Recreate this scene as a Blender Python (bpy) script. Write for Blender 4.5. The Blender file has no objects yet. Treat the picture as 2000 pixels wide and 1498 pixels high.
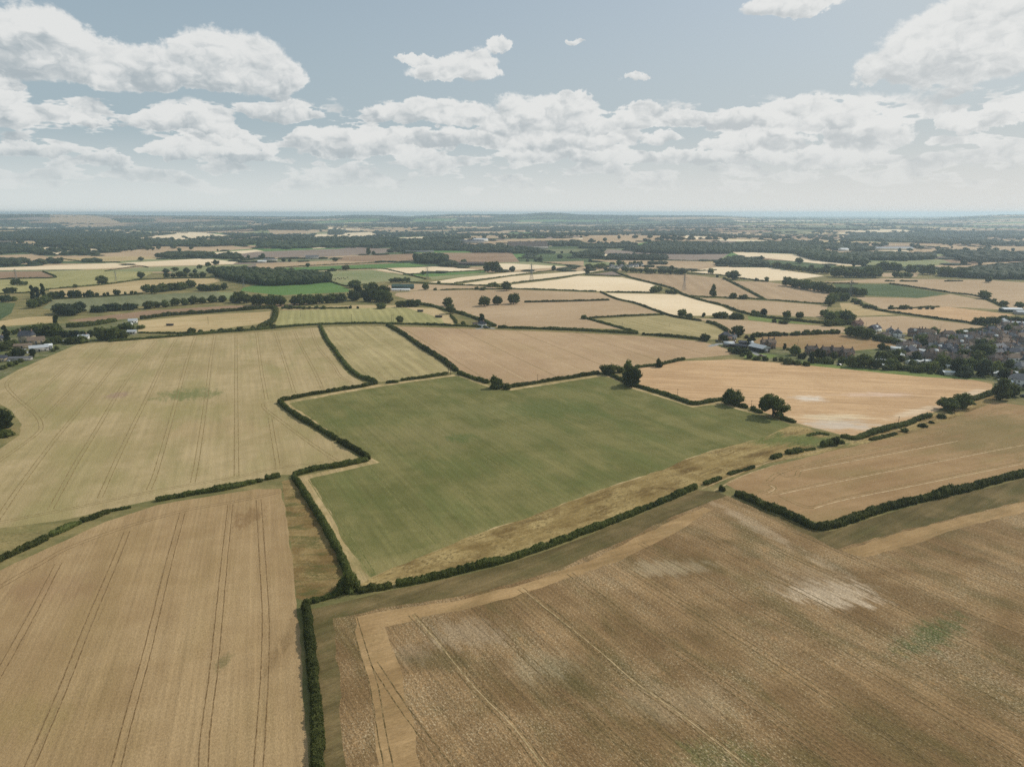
import bpy, math, random
import numpy as np
from mathutils import Vector, geometry

# ------------------------------------------------------------------ camera, sun, sky, exposure
SC = bpy.context.scene
COL = SC.collection
F_PX, CAM_H, HORIZON = 1333.3, 110.0, 416.0
PITCH = math.atan((749 - HORIZON) / F_PX)
SUN_AZ, SUN_EL = math.radians(60), math.radians(42)      # to the right of the view, in front

cd = bpy.data.cameras.new('camera'); cam = bpy.data.objects.new('camera', cd); COL.objects.link(cam)
cam.location = (0, 0, CAM_H); cam.rotation_euler = (math.pi / 2 - PITCH, 0, 0)
cd.sensor_width = 36; cd.lens = 36 * F_PX / 2000; cd.clip_start = 1; cd.clip_end = 90000
SC.camera = cam
SC.view_settings.view_transform = 'Standard'; SC.view_settings.look = 'None'
SC.view_settings.exposure = 0.0; SC.view_settings.gamma = 1
SC.cycles.use_denoising = False
SC.cycles.max_bounces = 5; SC.cycles.diffuse_bounces = 2; SC.cycles.transmission_bounces = 2
SC.cycles.glossy_bounces = 1; SC.cycles.volume_bounces = 2; SC.cycles.transparent_max_bounces = 4

sd = bpy.data.lights.new('sun', 'SUN'); sd.energy = 3.0; sd.angle = math.radians(0.5); sd.color = (1, .945, .87)
sun = bpy.data.objects.new('sun', sd); COL.objects.link(sun)
sdir = Vector((math.sin(SUN_AZ) * math.cos(SUN_EL), math.cos(SUN_AZ) * math.cos(SUN_EL), math.sin(SUN_EL)))
sun.rotation_euler = sdir.to_track_quat('Z', 'Y').to_euler(); sun.location = (0, 0, 300)

def px_dir(x, y):
    cx, cy = (x - 1000) / F_PX, (749 - y) / F_PX
    return (cx, math.cos(PITCH) + cy * math.sin(PITCH), -math.sin(PITCH) + cy * math.cos(PITCH))

class NT:
    """tiny node helper"""
    def __init__(s, tree): s.t = tree; s.n = tree.nodes; s.l = tree.links
    def new(s, typ, **kw):
        n = s.n.new(typ)
        for k, v in kw.items(): setattr(n, k, v)
        return n
    def put(s, sock, v):
        if v is None: return
        if isinstance(v, bpy.types.NodeSocket): s.l.new(v, sock)
        else: sock.default_value = v
    def m(s, op, a, b=None, c=None, clamp=False):
        n = s.new('ShaderNodeMath', operation=op, use_clamp=clamp)
        for i, v in enumerate((a, b, c)): s.put(n.inputs[i], v)
        return n.outputs[0]
    def vm(s, op, a, b=None, out=0):
        n = s.new('ShaderNodeVectorMath', operation=op)
        s.put(n.inputs[0], a); s.put(n.inputs[1], b)
        return n.outputs[out]
    def noise(s, vec, scale, detail=2, rough=.5, dist=0):
        n = s.new('ShaderNodeTexNoise'); s.put(n.inputs['Vector'], vec)
        n.inputs['Scale'].default_value = scale; n.inputs['Detail'].default_value = detail
        n.inputs['Roughness'].default_value = rough; n.inputs['Distortion'].default_value = dist
        return n.outputs[0]
    def mix(s, f, a, b, blend='MIX'):
        n = s.new('ShaderNodeMix', data_type='RGBA', blend_type=blend)
        s.put(n.inputs[0], f); s.put(n.inputs[6], a); s.put(n.inputs[7], b)
        return n.outputs[2]
    def ramp(s, v, a, b, c=0., d=1.):
        n = s.new('ShaderNodeMapRange', interpolation_type='SMOOTHSTEP')
        s.put(n.inputs[0], v)
        for i, q in enumerate((a, b, c, d)): n.inputs[i + 1].default_value = q
        return n.outputs[0]

world = bpy.data.worlds.new('World'); SC.world = world; world.use_nodes = True
w = NT(world.node_tree)
for n in list(w.n): w.n.remove(n)
wout = w.new('ShaderNodeOutputWorld'); bg = w.new('ShaderNodeBackground'); bg.inputs[1].default_value = .1
w.l.new(bg.outputs[0], wout.inputs[0])
sky = w.new('ShaderNodeTexSky', sky_type='NISHITA', sun_disc=False, sun_elevation=SUN_EL, sun_rotation=SUN_AZ,
            altitude=100, air_density=1.0, dust_density=2.2, ozone_density=1.5)
tc = w.new('ShaderNodeTexCoord')
sep = w.new('ShaderNodeSeparateXYZ'); w.l.new(tc.outputs['Generated'], sep.inputs[0])
X, Y, Z = sep.outputs
az = w.m('ARCTAN2', X, Y)
hyp = w.m('SQRT', w.m('ADD', w.m('MULTIPLY', X, X), w.m('MULTIPLY', Y, Y)))
el = w.m('DIVIDE', Z, w.m('MAXIMUM', hyp, .05))
cmb = w.new('ShaderNodeCombineXYZ'); w.l.new(az, cmb.inputs[0]); w.l.new(el, cmb.inputs[1]); P2 = cmb.outputs[0]
elc = w.m('ADD', w.m('MAXIMUM', el, 0.), .055)
cw = w.new('ShaderNodeCombineXYZ')
w.l.new(w.m('DIVIDE', az, elc), cw.inputs[0]); w.l.new(w.m('MULTIPLY', w.m('LOGARITHM', elc, math.e), 1.5), cw.inputs[1])
PW = cw.outputs[0]
wn = w.new('ShaderNodeTexNoise'); w.put(wn.inputs['Vector'], P2); wn.inputs['Scale'].default_value = 16; wn.inputs['Detail'].default_value = 6; wn.inputs['Roughness'].default_value = .66
PE = w.vm('ADD', P2, w.vm('MULTIPLY', w.vm('SUBTRACT', wn.outputs['Color'], (.5, .5, .5)), (.070, .046, 0)))
PW = w.vm('MULTIPLY', P2, (1, 1.45, 0))
CLOUDS = [(60, 85, 165, 92), (215, 120, 120, 58), (300, 140, 60, 42), (455, 118, 140, 74), (545, 142, 55, 34), (400, 150, 90, 34),
          (5, 163, 48, 14), (880, 132, 92, 27), (930, 118, 45, 32), (810, 108, 48, 11), (975, 86, 26, 17), (1126, 76, 22, 9),
          (1240, 152, 32, 11), (1122, 187, 36, 20), (1545, 12, 105, 30), (1880, 80, 215, 92), (1770, 125, 110, 42), (1950, 30, 110, 70),
          (350, 238, 100, 26), (545, 215, 85, 24), (420, 255, 70, 14), (175, 240, 42, 10), (790, 215, 85, 26), (890, 220, 65, 30),
          (1050, 225, 120, 46), (1140, 240, 70, 26), (1240, 228, 55, 24), (1340, 232, 60, 15), (1440, 225, 60, 20), (1590, 218, 125, 36),
          (1862, 233, 36, 22), (1955, 232, 75, 24), (670, 275, 105, 34), (860, 270, 110, 21), (1060, 275, 150, 22), (1290, 273, 45, 15),
          (1480, 272, 105, 26), (1710, 262, 95, 34), (50, 294, 90, 18), (345, 297, 80, 20), (210, 316, 45, 15), (1330, 310, 120, 16),
          (1080, 305, 140, 16), (1600, 305, 170, 20), (480, 300, 60, 12)]
sw = sy = None
for (px, py, rx, ry) in CLOUDS:
    d = px_dir(px, py); u = math.atan2(d[0], d[1]); v = d[2] / math.hypot(d[0], d[1])
    d2 = px_dir(px + rx, py); ru = max(math.atan2(d2[0], d2[1]) - u, .005)
    d3 = px_dir(px, py - ry); rv = max(d3[2] / math.hypot(d3[0], d3[1]) - v, .003)
    q = w.vm('MULTIPLY', w.vm('SUBTRACT', PE, (u, v - .25 * rv, 0)), (1 / ru / 1.2, 1 / rv / 1.42, 0))
    ln = w.vm('LENGTH', w.vm('MAXIMUM', q, w.vm('MULTIPLY', q, (-1, -1.7, 0))), out=1)
    k = w.m('SUBTRACT', 1, ln, clamp=True)
    k2 = w.m('MULTIPLY', k, k)
    qs = w.new('ShaderNodeSeparateXYZ'); w.l.new(q, qs.inputs[0])
    ky = w.m('MULTIPLY', k2, qs.outputs[1])
    sw = k2 if sw is None else w.m('ADD', sw, k2)
    sy = ky if sy is None else w.m('ADD', sy, ky)
body = w.m('SQRT', sw)                                            # 0 at the rim, up to 1 in the middle
vert = w.m('DIVIDE', sy, w.m('ADD', sw, .004))                    # -1 underside .. 1 top
def puffs(vec, det):
    v = w.new('ShaderNodeTexVoronoi', voronoi_dimensions='2D', feature='SMOOTH_F1'); w.put(v.inputs['Vector'], vec)
    v.inputs['Scale'].default_value = 30; v.inputs['Detail'].default_value = det; v.inputs['Roughness'].default_value = .55
    v.inputs['Lacunarity'].default_value = 2.3; v.inputs['Smoothness'].default_value = .35; v.normalize = True
    return w.m('SUBTRACT', .62, v.outputs['Distance'])
warp = w.new('ShaderNodeTexNoise'); w.put(warp.inputs['Vector'], PW); warp.inputs['Scale'].default_value = 34; warp.inputs['Detail'].default_value = 5
PV = w.vm('ADD', PW, w.vm('MULTIPLY', w.vm('SUBTRACT', warp.outputs['Color'], (.5, .5, .5)), (.035, .035, 0)))
def lump(vec, nd, vd):
    return w.m('ADD', w.m('MULTIPLY', w.m('SUBTRACT', w.noise(vec, 15., nd, .6), .5), 1.5), w.m('MULTIPLY', puffs(vec, vd), .75))
LA = lump(PV, 7, 2.); LB = lump(w.vm('ADD', PV, (.005, .009, 0)), 4, 1.); LC = lump(w.vm('ADD', PV, (.014, .026, 0)), 2, 0.)
nC = w.noise(w.vm('MULTIPLY', PW, (1, 2.4, 1)), 11., 4, .55)
# small banks of cloud towards the horizon
band = w.m('MULTIPLY', w.ramp(el, .012, .04), w.ramp(el, .115, .17, 1, 0))
bank = w.m('MULTIPLY', band, w.ramp(nC, .40, .57, -.10, .80))
soft = w.m('MINIMUM', w.m('MULTIPLY', body, 1.9), .85)
dens = w.m('ADD', w.m('ADD', soft, bank), w.m('MULTIPLY', LA, .72))
cover = w.ramp(dens, .46, .76)
thick = w.ramp(dens, .55, 1.05)
relief = w.m('ADD', w.m('MULTIPLY', w.m('SUBTRACT', LA, LB), 1.7), w.m('MULTIPLY', w.m('SUBTRACT', LB, LC), .75))
lum = w.m('ADD', w.m('ADD', .56, w.m('MULTIPLY', vert, .62)), relief)
lum = w.m('ADD', lum, w.m('MULTIPLY', w.m('SUBTRACT', 1, thick), .22))
lum = w.ramp(lum, .0, 1.0)
ccol = w.mix(w.m('MULTIPLY', lum, .93), w.mix(w.ramp(az, -.70, .70), (4.1, 4.65, 4.95, 1), (5.5, 5.8, 5.9, 1)), (8.3, 8.3, 8.1, 1))
skyc = w.mix(1., sky.outputs[0], (.90, .97, 1.0, 1), 'MULTIPLY')
side = w.ramp(az, -.70, .70)
hazef = w.ramp(el, -.01, .36, 1, .62)
hazef = w.m('MAXIMUM', hazef, w.m('MULTIPLY', side, .88))
hcol = w.mix(side, (5.1, 5.95, 6.2, 1), (6.35, 6.6, 6.55, 1))
low = w.ramp(el, 0, .12)
hcol = w.mix(low, w.mix(side, (7.0, 7.4, 7.3, 1), (7.2, 7.2, 6.95, 1)), w.mix(side, (3.9, 4.85, 5.3, 1), (5.3, 5.8, 5.95, 1)))
skyc = w.mix(hazef, skyc, hcol)
far = w.ramp(el, .004, .10, .16, .95)                              # clouds sink into the air near the horizon
tot = w.mix(w.m('MULTIPLY', cover, w.m('MULTIPLY', far, .95)), skyc, ccol)
w.l.new(tot, bg.inputs[0])

# ------------------------------------------------------------------ helpers
def srgb(r, g, b, k=1.0):
    f = lambda c: (c / 12.92 if c <= .04045 else ((c + .055) / 1.055) ** 2.4)
    return (f(r / 255) * k, f(g / 255) * k, f(b / 255) * k, 1)

def tag(o, label=None, cat=None, group=None, kind=None):
    if label: o['label'] = label
    if cat: o['category'] = cat
    if group: o['group'] = group
    if kind: o['kind'] = kind
    return o

def smooth(a, b, t): t = np.clip((t - a) / (b - a), 0, 1); return t * t * (3 - 2 * t)

SKYLINE = [(-400, 421), (0, 419), (60, 418.5), (150, 420), (250, 420.5), (350, 422), (450, 422.5), (540, 424), (620, 424), (690, 421), (750, 421.5), (795, 424),
           (840, 421.5), (890, 419), (960, 419.5), (1020, 419.5), (1060, 416), (1095, 417), (1130, 420), (1200, 421), (1300, 421.5), (1400, 422), (1480, 425.5),
           (1600, 426.5), (1740, 427), (1830, 425.5), (1900, 422), (1960, 420), (2000, 419.5), (2400, 423)]
_st = np.array([(x - 1000) / (F_PX / math.cos(PITCH)) for x, _ in SKYLINE]); _sy = np.array([y for _, y in SKYLINE])
def HT(x, y):
    x = np.asarray(x, float); y = np.asarray(y, float); r = np.hypot(x, y)
    g = lambda cx, cy, sx, sy, h: h * np.exp(-((x - cx) / sx) ** 2 - ((y - cy) / sy) ** 2)
    z = g(430, 2750, 750, 480, 24) + g(-1490, 4700, 230, 420, 36) + g(-2750, 6500, 420, 600, 34) + g(1500, 4200, 700, 500, 16) + g(2300, 6200, 900, 700, 22)
    z = z + g(-300, 5200, 1500, 700, 12) + g(1900, 7200, 900, 330, 40) + g(-1300, 8000, 800, 330, 46) + g(700, 9000, 1000, 380, 58)
    z = z + g(-3700, 7600, 1100, 380, 44) + g(4500, 8300, 1300, 400, 50) + g(-700, 6300, 500, 300, 22) + g(-5600, 9200, 1500, 400, 62) + g(3200, 5600, 700, 350, 20)
    roll = 7 * np.sin(x / 610 + 1.3 + np.sin(y / 900)) * np.sin(y / 540 + .7) + 5 * np.sin(x / 1300 + y / 830)
    z = z + roll * smooth(2000, 4000, r) * (1 - .3 * smooth(7000, 11000, r))
    t = x / np.maximum(y, 100)
    sk = np.interp(t, _st, _sy)
    ridge = 111 + (HORIZON - sk) / F_PX * 10000 * 1.02 + 3.5 * np.sin(x / 210) * np.sin(y / 430 + 2)
    k = smooth(6800, 9800, r) * np.where(y > 0, 1, .3)
    z = z * (1 - k) + ridge * k * (1 - .75 * smooth(11500, 16000, r))
    return z * smooth(1350, 2000, r)

def gp(x, y):
    """where the ray through a pixel of the photograph meets the terrain"""
    d = px_dir(x, y)
    if d[2] > -.0045: d = (d[0], d[1], -.0045)
    t = CAM_H / -d[2]
    if t * math.hypot(d[0], d[1]) < 1350: return Vector((d[0] * t, d[1] * t, 0))
    ts = np.linspace(1200, max(t, 1300) + 50, 900) / math.hypot(d[0], d[1]) * 1.0
    h = CAM_H + d[2] * ts - HT(d[0] * ts, d[1] * ts)
    i = np.argmax(h <= 0) if (h <= 0).any() else len(ts) - 1
    t = ts[i] if i == 0 else ts[i - 1] + (ts[i] - ts[i - 1]) * h[i - 1] / max(h[i - 1] - h[i], 1e-6)
    return Vector((d[0] * t, d[1] * t, float(HT(d[0] * t, d[1] * t))))

def mpp(p):
    """metres per photograph pixel at a point"""
    return (p.y * math.cos(PITCH) + (CAM_H - p.z) * math.sin(PITCH)) / F_PX

def mesh(name, V, F, mat=None, smooth_=False, parent=None, link=True, loc=None, mi=None):
    V = np.asarray(V, np.float32); F = np.asarray(F, np.int32); k = F.shape[1]
    me = bpy.data.meshes.new(name)
    me.vertices.add(len(V)); me.vertices.foreach_set('co', V.ravel())
    me.loops.add(F.size); me.loops.foreach_set('vertex_index', F.ravel())
    me.polygons.add(len(F)); me.polygons.foreach_set('loop_start', np.arange(0, F.size, k, dtype=np.int32))
    me.polygons.foreach_set('loop_total', np.full(len(F), k, np.int32))
    if mi is not None: me.polygons.foreach_set('material_index', np.asarray(mi, np.int32))
    me.update(calc_edges=True); me.validate()
    if smooth_: me.polygons.foreach_set('use_smooth', np.ones(len(me.polygons), bool))
    for m_ in (mat if isinstance(mat, list) else [mat]):
        if m_: me.materials.append(m_)
    o = bpy.data.objects.new(name, me)
    if link: COL.objects.link(o)
    if parent: o.parent = parent
    if loc is not None: o.location = loc
    return o

class Acc:
    """collects vertices and triangles"""
    def __init__(s): s.V = []; s.F = []; s.n = 0
    def add(s, V, F):
        V = np.asarray(V, np.float32).reshape(-1, 3); F = np.asarray(F, np.int64)
        if F.shape[1] == 4: F = np.vstack([F[:, [0, 1, 2]], F[:, [0, 2, 3]]])
        s.V.append(V); s.F.append(F + s.n); s.n += len(V); return s
    def box(s, x0, x1, y0, y1, z0, z1):
        V = [(x, y, z) for z in (z0, z1) for y in (y0, y1) for x in (x0, x1)]
        return s.add(V, [(0, 2, 3, 1), (4, 5, 7, 6), (0, 1, 5, 4), (2, 6, 7, 3), (0, 4, 6, 2), (1, 3, 7, 5)])
    def bar(s, a, b, r, n=5, r2=None):
        a, b = np.array(a, float), np.array(b, float); d = b - a; L = np.linalg.norm(d); d /= max(L, 1e-9)
        u = np.cross(d, (0, 0, 1) if abs(d[2]) < .9 else (1, 0, 0)); u /= np.linalg.norm(u); v = np.cross(d, u)
        an = np.arange(n) * 2 * math.pi / n; ring = np.outer(np.cos(an), u) + np.outer(np.sin(an), v)
        V = np.vstack([a + ring * r, b + ring * (r if r2 is None else r2)])
        F = [(i, (i + 1) % n, n + (i + 1) % n, n + i) for i in range(n)]
        s.add(V, F); s.add(V[n:], [(0, i, i + 1) for i in range(1, n - 1)]); return s
    def poly(s, pts):                                     # convex fan
        return s.add(pts, [(0, i, i + 1) for i in range(1, len(pts) - 1)])
    def build(s, name, mat, parent=None, **kw):
        return mesh(name, np.vstack(s.V), np.vstack(s.F), mat, parent=parent, **kw)

import bmesh
def ico(sub):
    bm = bmesh.new(); bmesh.ops.create_icosphere(bm, subdivisions=sub, radius=1)
    V = np.array([v.co[:] for v in bm.verts]); F = np.array([[v.index for v in f.verts] for f in bm.faces]); bm.free()
    return V, F
ICO = {i: ico(i) for i in (1, 2, 3)}

# ------------------------------------------------------------------ materials
MATS = {}
def matte(name, col, rough=.9, var=.15, scale=.6, spec=.1):
    if name in MATS: return MATS[name]
    m_ = bpy.data.materials.new(name); m_.use_nodes = True; t = NT(m_.node_tree)
    b = t.n['Principled BSDF']; b.inputs['Roughness'].default_value = rough; b.inputs['Specular IOR Level'].default_value = spec
    geo = t.new('ShaderNodeNewGeometry'); n1 = t.noise(geo.outputs['Position'], scale, 4, .6)
    oi = t.new('ShaderNodeObjectInfo')
    f = t.m('ADD', t.m('MULTIPLY', t.m('SUBTRACT', n1, .5), var * 2), t.m('ADD', 1 - var * .5, t.m('MULTIPLY', oi.outputs['Random'], var)))
    c = t.mix(1., col, t.mix(0, f, f), 'MULTIPLY')
    t.l.new(f, c.node.inputs[7]); t.l.new(c, b.inputs['Base Color'])
    MATS[name] = m_; return m_

def foliage(name, dark, light, scale=.35, trans=.42, ivar=.35):
    m_ = bpy.data.materials.new(name); m_.use_nodes = True; t = NT(m_.node_tree)
    b = t.n['Principled BSDF']; b.inputs['Roughness'].default_value = .75; b.inputs['Specular IOR Level'].default_value = .12
    geo = t.new('ShaderNodeNewGeometry'); oi = t.new('ShaderNodeObjectInfo')
    n1 = t.noise(geo.outputs['Position'], scale, 3, .6); n2 = t.noise(geo.outputs['Position'], scale * 6, 2, .6)
    n3 = t.noise(geo.outputs['Position'], scale * .06, 2)
    f = t.m('ADD', t.m('MULTIPLY', n1, .8), t.m('MULTIPLY', n2, .6)); f = t.m('ADD', f, t.m('MULTIPLY', t.m('SUBTRACT', n3, .5), .8))
    f = t.m('ADD', f, t.m('MULTIPLY', t.m('SUBTRACT', oi.outputs['Random'], .5), ivar))
    c = t.mix(t.ramp(f, .40, 1.05), dark, light)
    hs = t.new('ShaderNodeHueSaturation'); t.put(hs.inputs['Hue'], t.m('ADD', .485, t.m('MULTIPLY', oi.outputs['Random'], .03)))
    t.l.new(c, hs.inputs['Color']); c = hs.outputs[0]
    t.l.new(c, b.inputs['Base Color'])
    tr = t.new('ShaderNodeBsdfTranslucent'); t.l.new(t.mix(.5, c, (.12, .16, .03, 1)), tr.inputs[0])
    mx = t.new('ShaderNodeMixShader'); mx.inputs[0].default_value = trans
    t.l.new(b.outputs[0], mx.inputs[1]); t.l.new(tr.outputs[0], mx.inputs[2]); t.l.new(mx.outputs[0], t.n['Material Output'].inputs[0])
    MATS[name] = m_; return m_
foliage('hedge_leaf', (.044, .055, .017, 1), (.165, .178, .050, 1), .5)
foliage('dark_leaf', (.020, .028, .010, 1), (.062, .074, .024, 1), .3)
foliage('oak_leaf', (.044, .057, .018, 1), (.155, .172, .050, 1), .3)
foliage('grey_leaf', (.030, .042, .026, 1), (.085, .105, .055, 1), .3)
foliage('bright_leaf', (.065, .08, .022, 1), (.20, .21, .06, 1), .4)
foliage('far_leaf', (.024, .034, .014, 1), (.062, .074, .028, 1), .02, .1)
foliage('brown_leaf', (.045, .032, .014, 1), (.12, .085, .035, 1), .3)
matte('bark', (.09, .07, .05, 1), var=.3, scale=3)

def field_mat(name, a, b, angle=0., streak=.25, grain=.25, gs=1.2, big=.012, spots=(), rows=0., row_m=3., olive=None, olf=.5, bump=.3, fleck=()):
    """crop or grass: a patchy mix of two colours with streaks along the sowing direction and grain"""
    m_ = bpy.data.materials.new(name); m_.use_nodes = True; t = NT(m_.node_tree)
    bs = t.n['Principled BSDF']; bs.inputs['Roughness'].default_value = .95; bs.inputs['Specular IOR Level'].default_value = .05
    geo = t.new('ShaderNodeNewGeometry'); pos = geo.outputs['Position']
    mp = t.new('ShaderNodeMapping', vector_type='TEXTURE'); t.l.new(pos, mp.inputs[0]); mp.inputs['Rotation'].default_value = (0, 0, angle)
    rot = mp.outputs[0]
    big1 = t.noise(pos, big, 5, .6, .4)
    st = t.noise(t.vm('MULTIPLY', rot, (.02, .55, .3)), 1., 4, .65)
    st2 = t.noise(t.vm('MULTIPLY', rot, (.008, .10, .3)), 1., 3, .6)
    gr = t.noise(t.vm('MULTIPLY', rot, (.6, 1.2, 1)), gs, 4, .75)
    mid = t.noise(pos, .12, 4, .65)
    f = t.m('ADD', t.m('MULTIPLY', big1, 1.1), t.m('MULTIPLY', t.m('SUBTRACT', st2, .5), .35 + streak)); f = t.m('ADD', f, t.m('MULTIPLY', t.m('SUBTRACT', mid, .5), .5))
    col = t.mix(t.ramp(f, .32, .80), a, b)
    if olive: col = t.mix(t.m('MULTIPLY', t.ramp(t.noise(t.vm('MULTIPLY', rot, (.5, 1.4, 1)), big * 1.7, 5, .65, .3), .45, .68), olf), col, olive)
    for (cx, cy, rx, ry, an, c, k) in spots:
        m2 = t.new('ShaderNodeMapping', vector_type='TEXTURE'); t.l.new(pos, m2.inputs[0])
        m2.inputs['Location'].default_value = (cx, cy, 0); m2.inputs['Rotation'].default_value = (0, 0, an)
        q = t.vm('LENGTH', t.vm('MULTIPLY', m2.outputs[0], (1 / rx, 1 / ry, 0)), out=1)
        gate = t.m('ADD', .62, t.m('MULTIPLY', t.ramp(t.noise(pos, 1.9, 4, .7), .40, .58), .38))
        nn = t.m('MULTIPLY', t.m('SUBTRACT', t.noise(t.vm('MULTIPLY', rot, (.5, 1.6, 1)), 3.6 / (rx + ry), 8, .78, .2), .5), 4.6)
        col = t.mix(t.m('MULTIPLY', t.ramp(t.m('ADD', q, nn), .35, 1.35, 1, 0), t.m('MULTIPLY', gate, k)), col, c)
    br = t.m('ADD', 1., t.m('MULTIPLY', t.m('SUBTRACT', st, .5), streak * 2))
    br = t.m('ADD', br, t.m('MULTIPLY', t.m('SUBTRACT', gr, .5), grain * 3))
    if rows:
        sx = t.new('ShaderNodeSeparateXYZ'); t.l.new(rot, sx.inputs[0])
        wv = t.m('SINE', t.m('ADD', t.m('MULTIPLY', sx.outputs[1], 2 * math.pi / row_m), t.m('MULTIPLY', mid, 2.5)))
        br = t.m('ADD', br, t.m('MULTIPLY', wv, t.m('MULTIPLY', rows, t.ramp(st2, .3, .7, .3, 1.))))
    for (fc, fs, lo, hi, fk) in fleck:
        fn = t.noise(t.vm('MULTIPLY', rot, (.8, 1.25, 1)), fs, 6, .78)
        fn = t.m('ADD', fn, t.m('MULTIPLY', t.m('SUBTRACT', big1, .5), .35))
        col = t.mix(t.m('MULTIPLY', t.ramp(fn, lo, hi), fk), col, fc)
    v3 = t.new('ShaderNodeCombineXYZ')
    for i in range(3): t.l.new(br, v3.inputs[i])
    col = t.mix(1., col, v3.outputs[0], 'MULTIPLY')
    t.l.new(col, bs.inputs['Base Color'])
    if bump:
        bp = t.new('ShaderNodeBump'); bp.inputs['Strength'].default_value = bump; bp.inputs['Distance'].default_value = .25
        t.l.new(gr, bp.inputs['Height']); t.l.new(bp.outputs[0], bs.inputs['Normal'])
    MATS[name] = m_; return m_

def ang(x0, y0, x1, y1):
    a, b = gp(x0, y0), gp(x1, y1); return math.atan2(b.y - a.y, b.x - a.x)
def spot(x, y, rx, ry, c, k=.8, x2=None, y2=None):
    p = gp(x, y); return (p.x, p.y, rx, ry, ang(x, y, x2, y2) if x2 else 0, c, k)
# ------------------------------------------------------------------ the ground: one sheet, fields traced on it
S = srgb
KG = 1.0
PALE, DARK = S(206, 188, 156), S(86, 76, 50)
field_mat('rough_grass', S(108, 104, 66), S(146, 130, 88), grain=.35, gs=.9, big=.03, olive=S(88, 94, 52), fleck=((S(168, 148, 104), 1.1, .55, .7, .6), (S(66, 70, 38), .8, .56, .72, .6)))
field_mat('wheat_fore', S(152, 126, 90), S(170, 144, 106), ang(438, 1098, 397, 1498), .26, .45, 2.2, .02, rows=.05, row_m=1.5,
          olive=S(144, 122, 80), olf=.3, fleck=((S(192, 166, 126), 1.9, .56, .72, .55), (S(112, 92, 60), 1.4, .56, .74, .55)),
          spots=[spot(437, 1292, 1.8, 3.4, S(92, 92, 56), .6), spot(100, 1150, 16, 8, S(140, 110, 82), .4), spot(60, 1400, 10, 7, S(138, 122, 74), .3), spot(485, 1010, 6, 9, S(112, 84, 54), .6), spot(560, 1245, 2, 12, S(110, 88, 58), .5)])
field_mat('wheat_olive', S(156, 138, 98), S(178, 157, 118), ang(461, 700, 462, 930), .2, .40, 1.7, .014, rows=.03, row_m=4., olive=S(144, 134, 88), olf=.6,
          fleck=((S(192, 172, 132), 1.2, .56, .74, .5), (S(126, 116, 76), .9, .57, .74, .5)),
          spots=[spot(368, 770, 18, 15, S(98, 108, 60), .85), spot(229, 772, 7, 8, S(150, 122, 105), .8), spot(300, 800, 50, 14, S(146, 134, 86), .5), spot(150, 880, 40, 20, S(150, 136, 92), .5), spot(400, 840, 30, 18, S(168, 144, 106), .5)])
field_mat('meadow_green', S(101, 100, 58), S(127, 120, 76), ang(870, 930, 1000, 1040), .22, .40, 1.8, .028, rows=.05, row_m=3., olive=S(97, 103, 58), olf=.6,
          fleck=((S(140, 134, 88), 1.2, .57, .72, .5), (S(72, 80, 42), .8, .57, .74, .55)),
          spots=[spot(820, 850, 32, 24, S(132, 122, 82), .6), spot(960, 800, 38, 16, S(130, 124, 82), .5), spot(905, 855, 8, 7, S(70, 92, 46), .6), spot(1090, 800, 30, 22, S(84, 96, 52), .6), spot(745, 1105, 16, 6, S(142, 130, 86), .85), spot(860, 1066, 34, 3.5, S(136, 126, 82), .7, 1000, 1022), spot(1150, 966, 40, 3.5, S(128, 122, 78), .6, 1300, 912), spot(1050, 850, 30, 18, S(124, 118, 76), .5)])
field_mat('straw_path', S(160, 140, 98), S(190, 166, 124), ang(610, 950, 690, 1090), .5, .35, 1.4, .05, olive=S(120, 114, 70), olf=.6)
field_mat('dry_strip', S(134, 113, 71), S(166, 144, 97), ang(850, 1120, 1350, 950), .3, .45, .9, .06, olive=S(104, 84, 50), olf=.95,
          fleck=((S(196, 174, 124), .9, .55, .70, .7), (S(84, 70, 40), .7, .53, .66, .8)),
          spots=[spot(1560, 860, 26, 10, S(86, 102, 52), .9), spot(1620, 868, 14, 8, S(100, 108, 62), .6)])
field_mat('rough_brown', S(116, 94, 58), S(150, 128, 86), grain=.55, gs=2.0, big=.09, olive=S(84, 86, 48), olf=.8, fleck=((S(182, 156, 108), 1.3, .54, .68, .7), (S(70, 60, 34), 1.0, .55, .70, .7)))
field_mat('mown_margin', S(92, 82, 52), S(122, 105, 72), ang(1000, 1110, 1300, 1000), .5, .4, 1.6, .05, olive=S(88, 84, 50), olf=.6, rows=.03, row_m=3.2, fleck=((S(150, 134, 96), 1.3, .57, .74, .5),))
AR = ang(1112, 1119, 1500, 1397)
field_mat('thin_crop', S(120, 96, 65), S(150, 122, 86), AR, .42, .9, 2.3, .03, olive=S(98, 87, 54), olf=.7, rows=.12, row_m=1.5, bump=.5,
          fleck=((S(202, 184, 150), 2.0, .52, .66, .72), (S(72, 64, 40), 1.7, .52, .67, .72), (S(176, 136, 90), .25, .55, .75, .5)),
          spots=[spot(1625, 1160, 13, 7, S(208, 188, 160), .85), spot(1600, 1140, 14, 10, S(164, 144, 116), .5), spot(1820, 1245, 15, 4.5, S(74, 88, 48), .95, 1890, 1200), spot(915, 1235, 11, 7, S(180, 162, 134), .4),
                 spot(1480, 1030, 28, 3, S(198, 176, 146), .45, 1560, 1075), spot(1310, 1110, 14, 5, S(186, 170, 138), .45), spot(1400, 1480, 9, 5, S(84, 96, 54), .6), spot(800, 1275, 7, 5, S(178, 158, 128), .35),
                 spot(1130, 1320, 18, 8, S(88, 82, 52), .5), spot(1060, 1300, 9, 6, S(172, 156, 124), .4), spot(1330, 1370, 16, 7, S(170, 150, 118), .4), spot(860, 1290, 12, 4, S(84, 80, 50), .5)])
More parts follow.
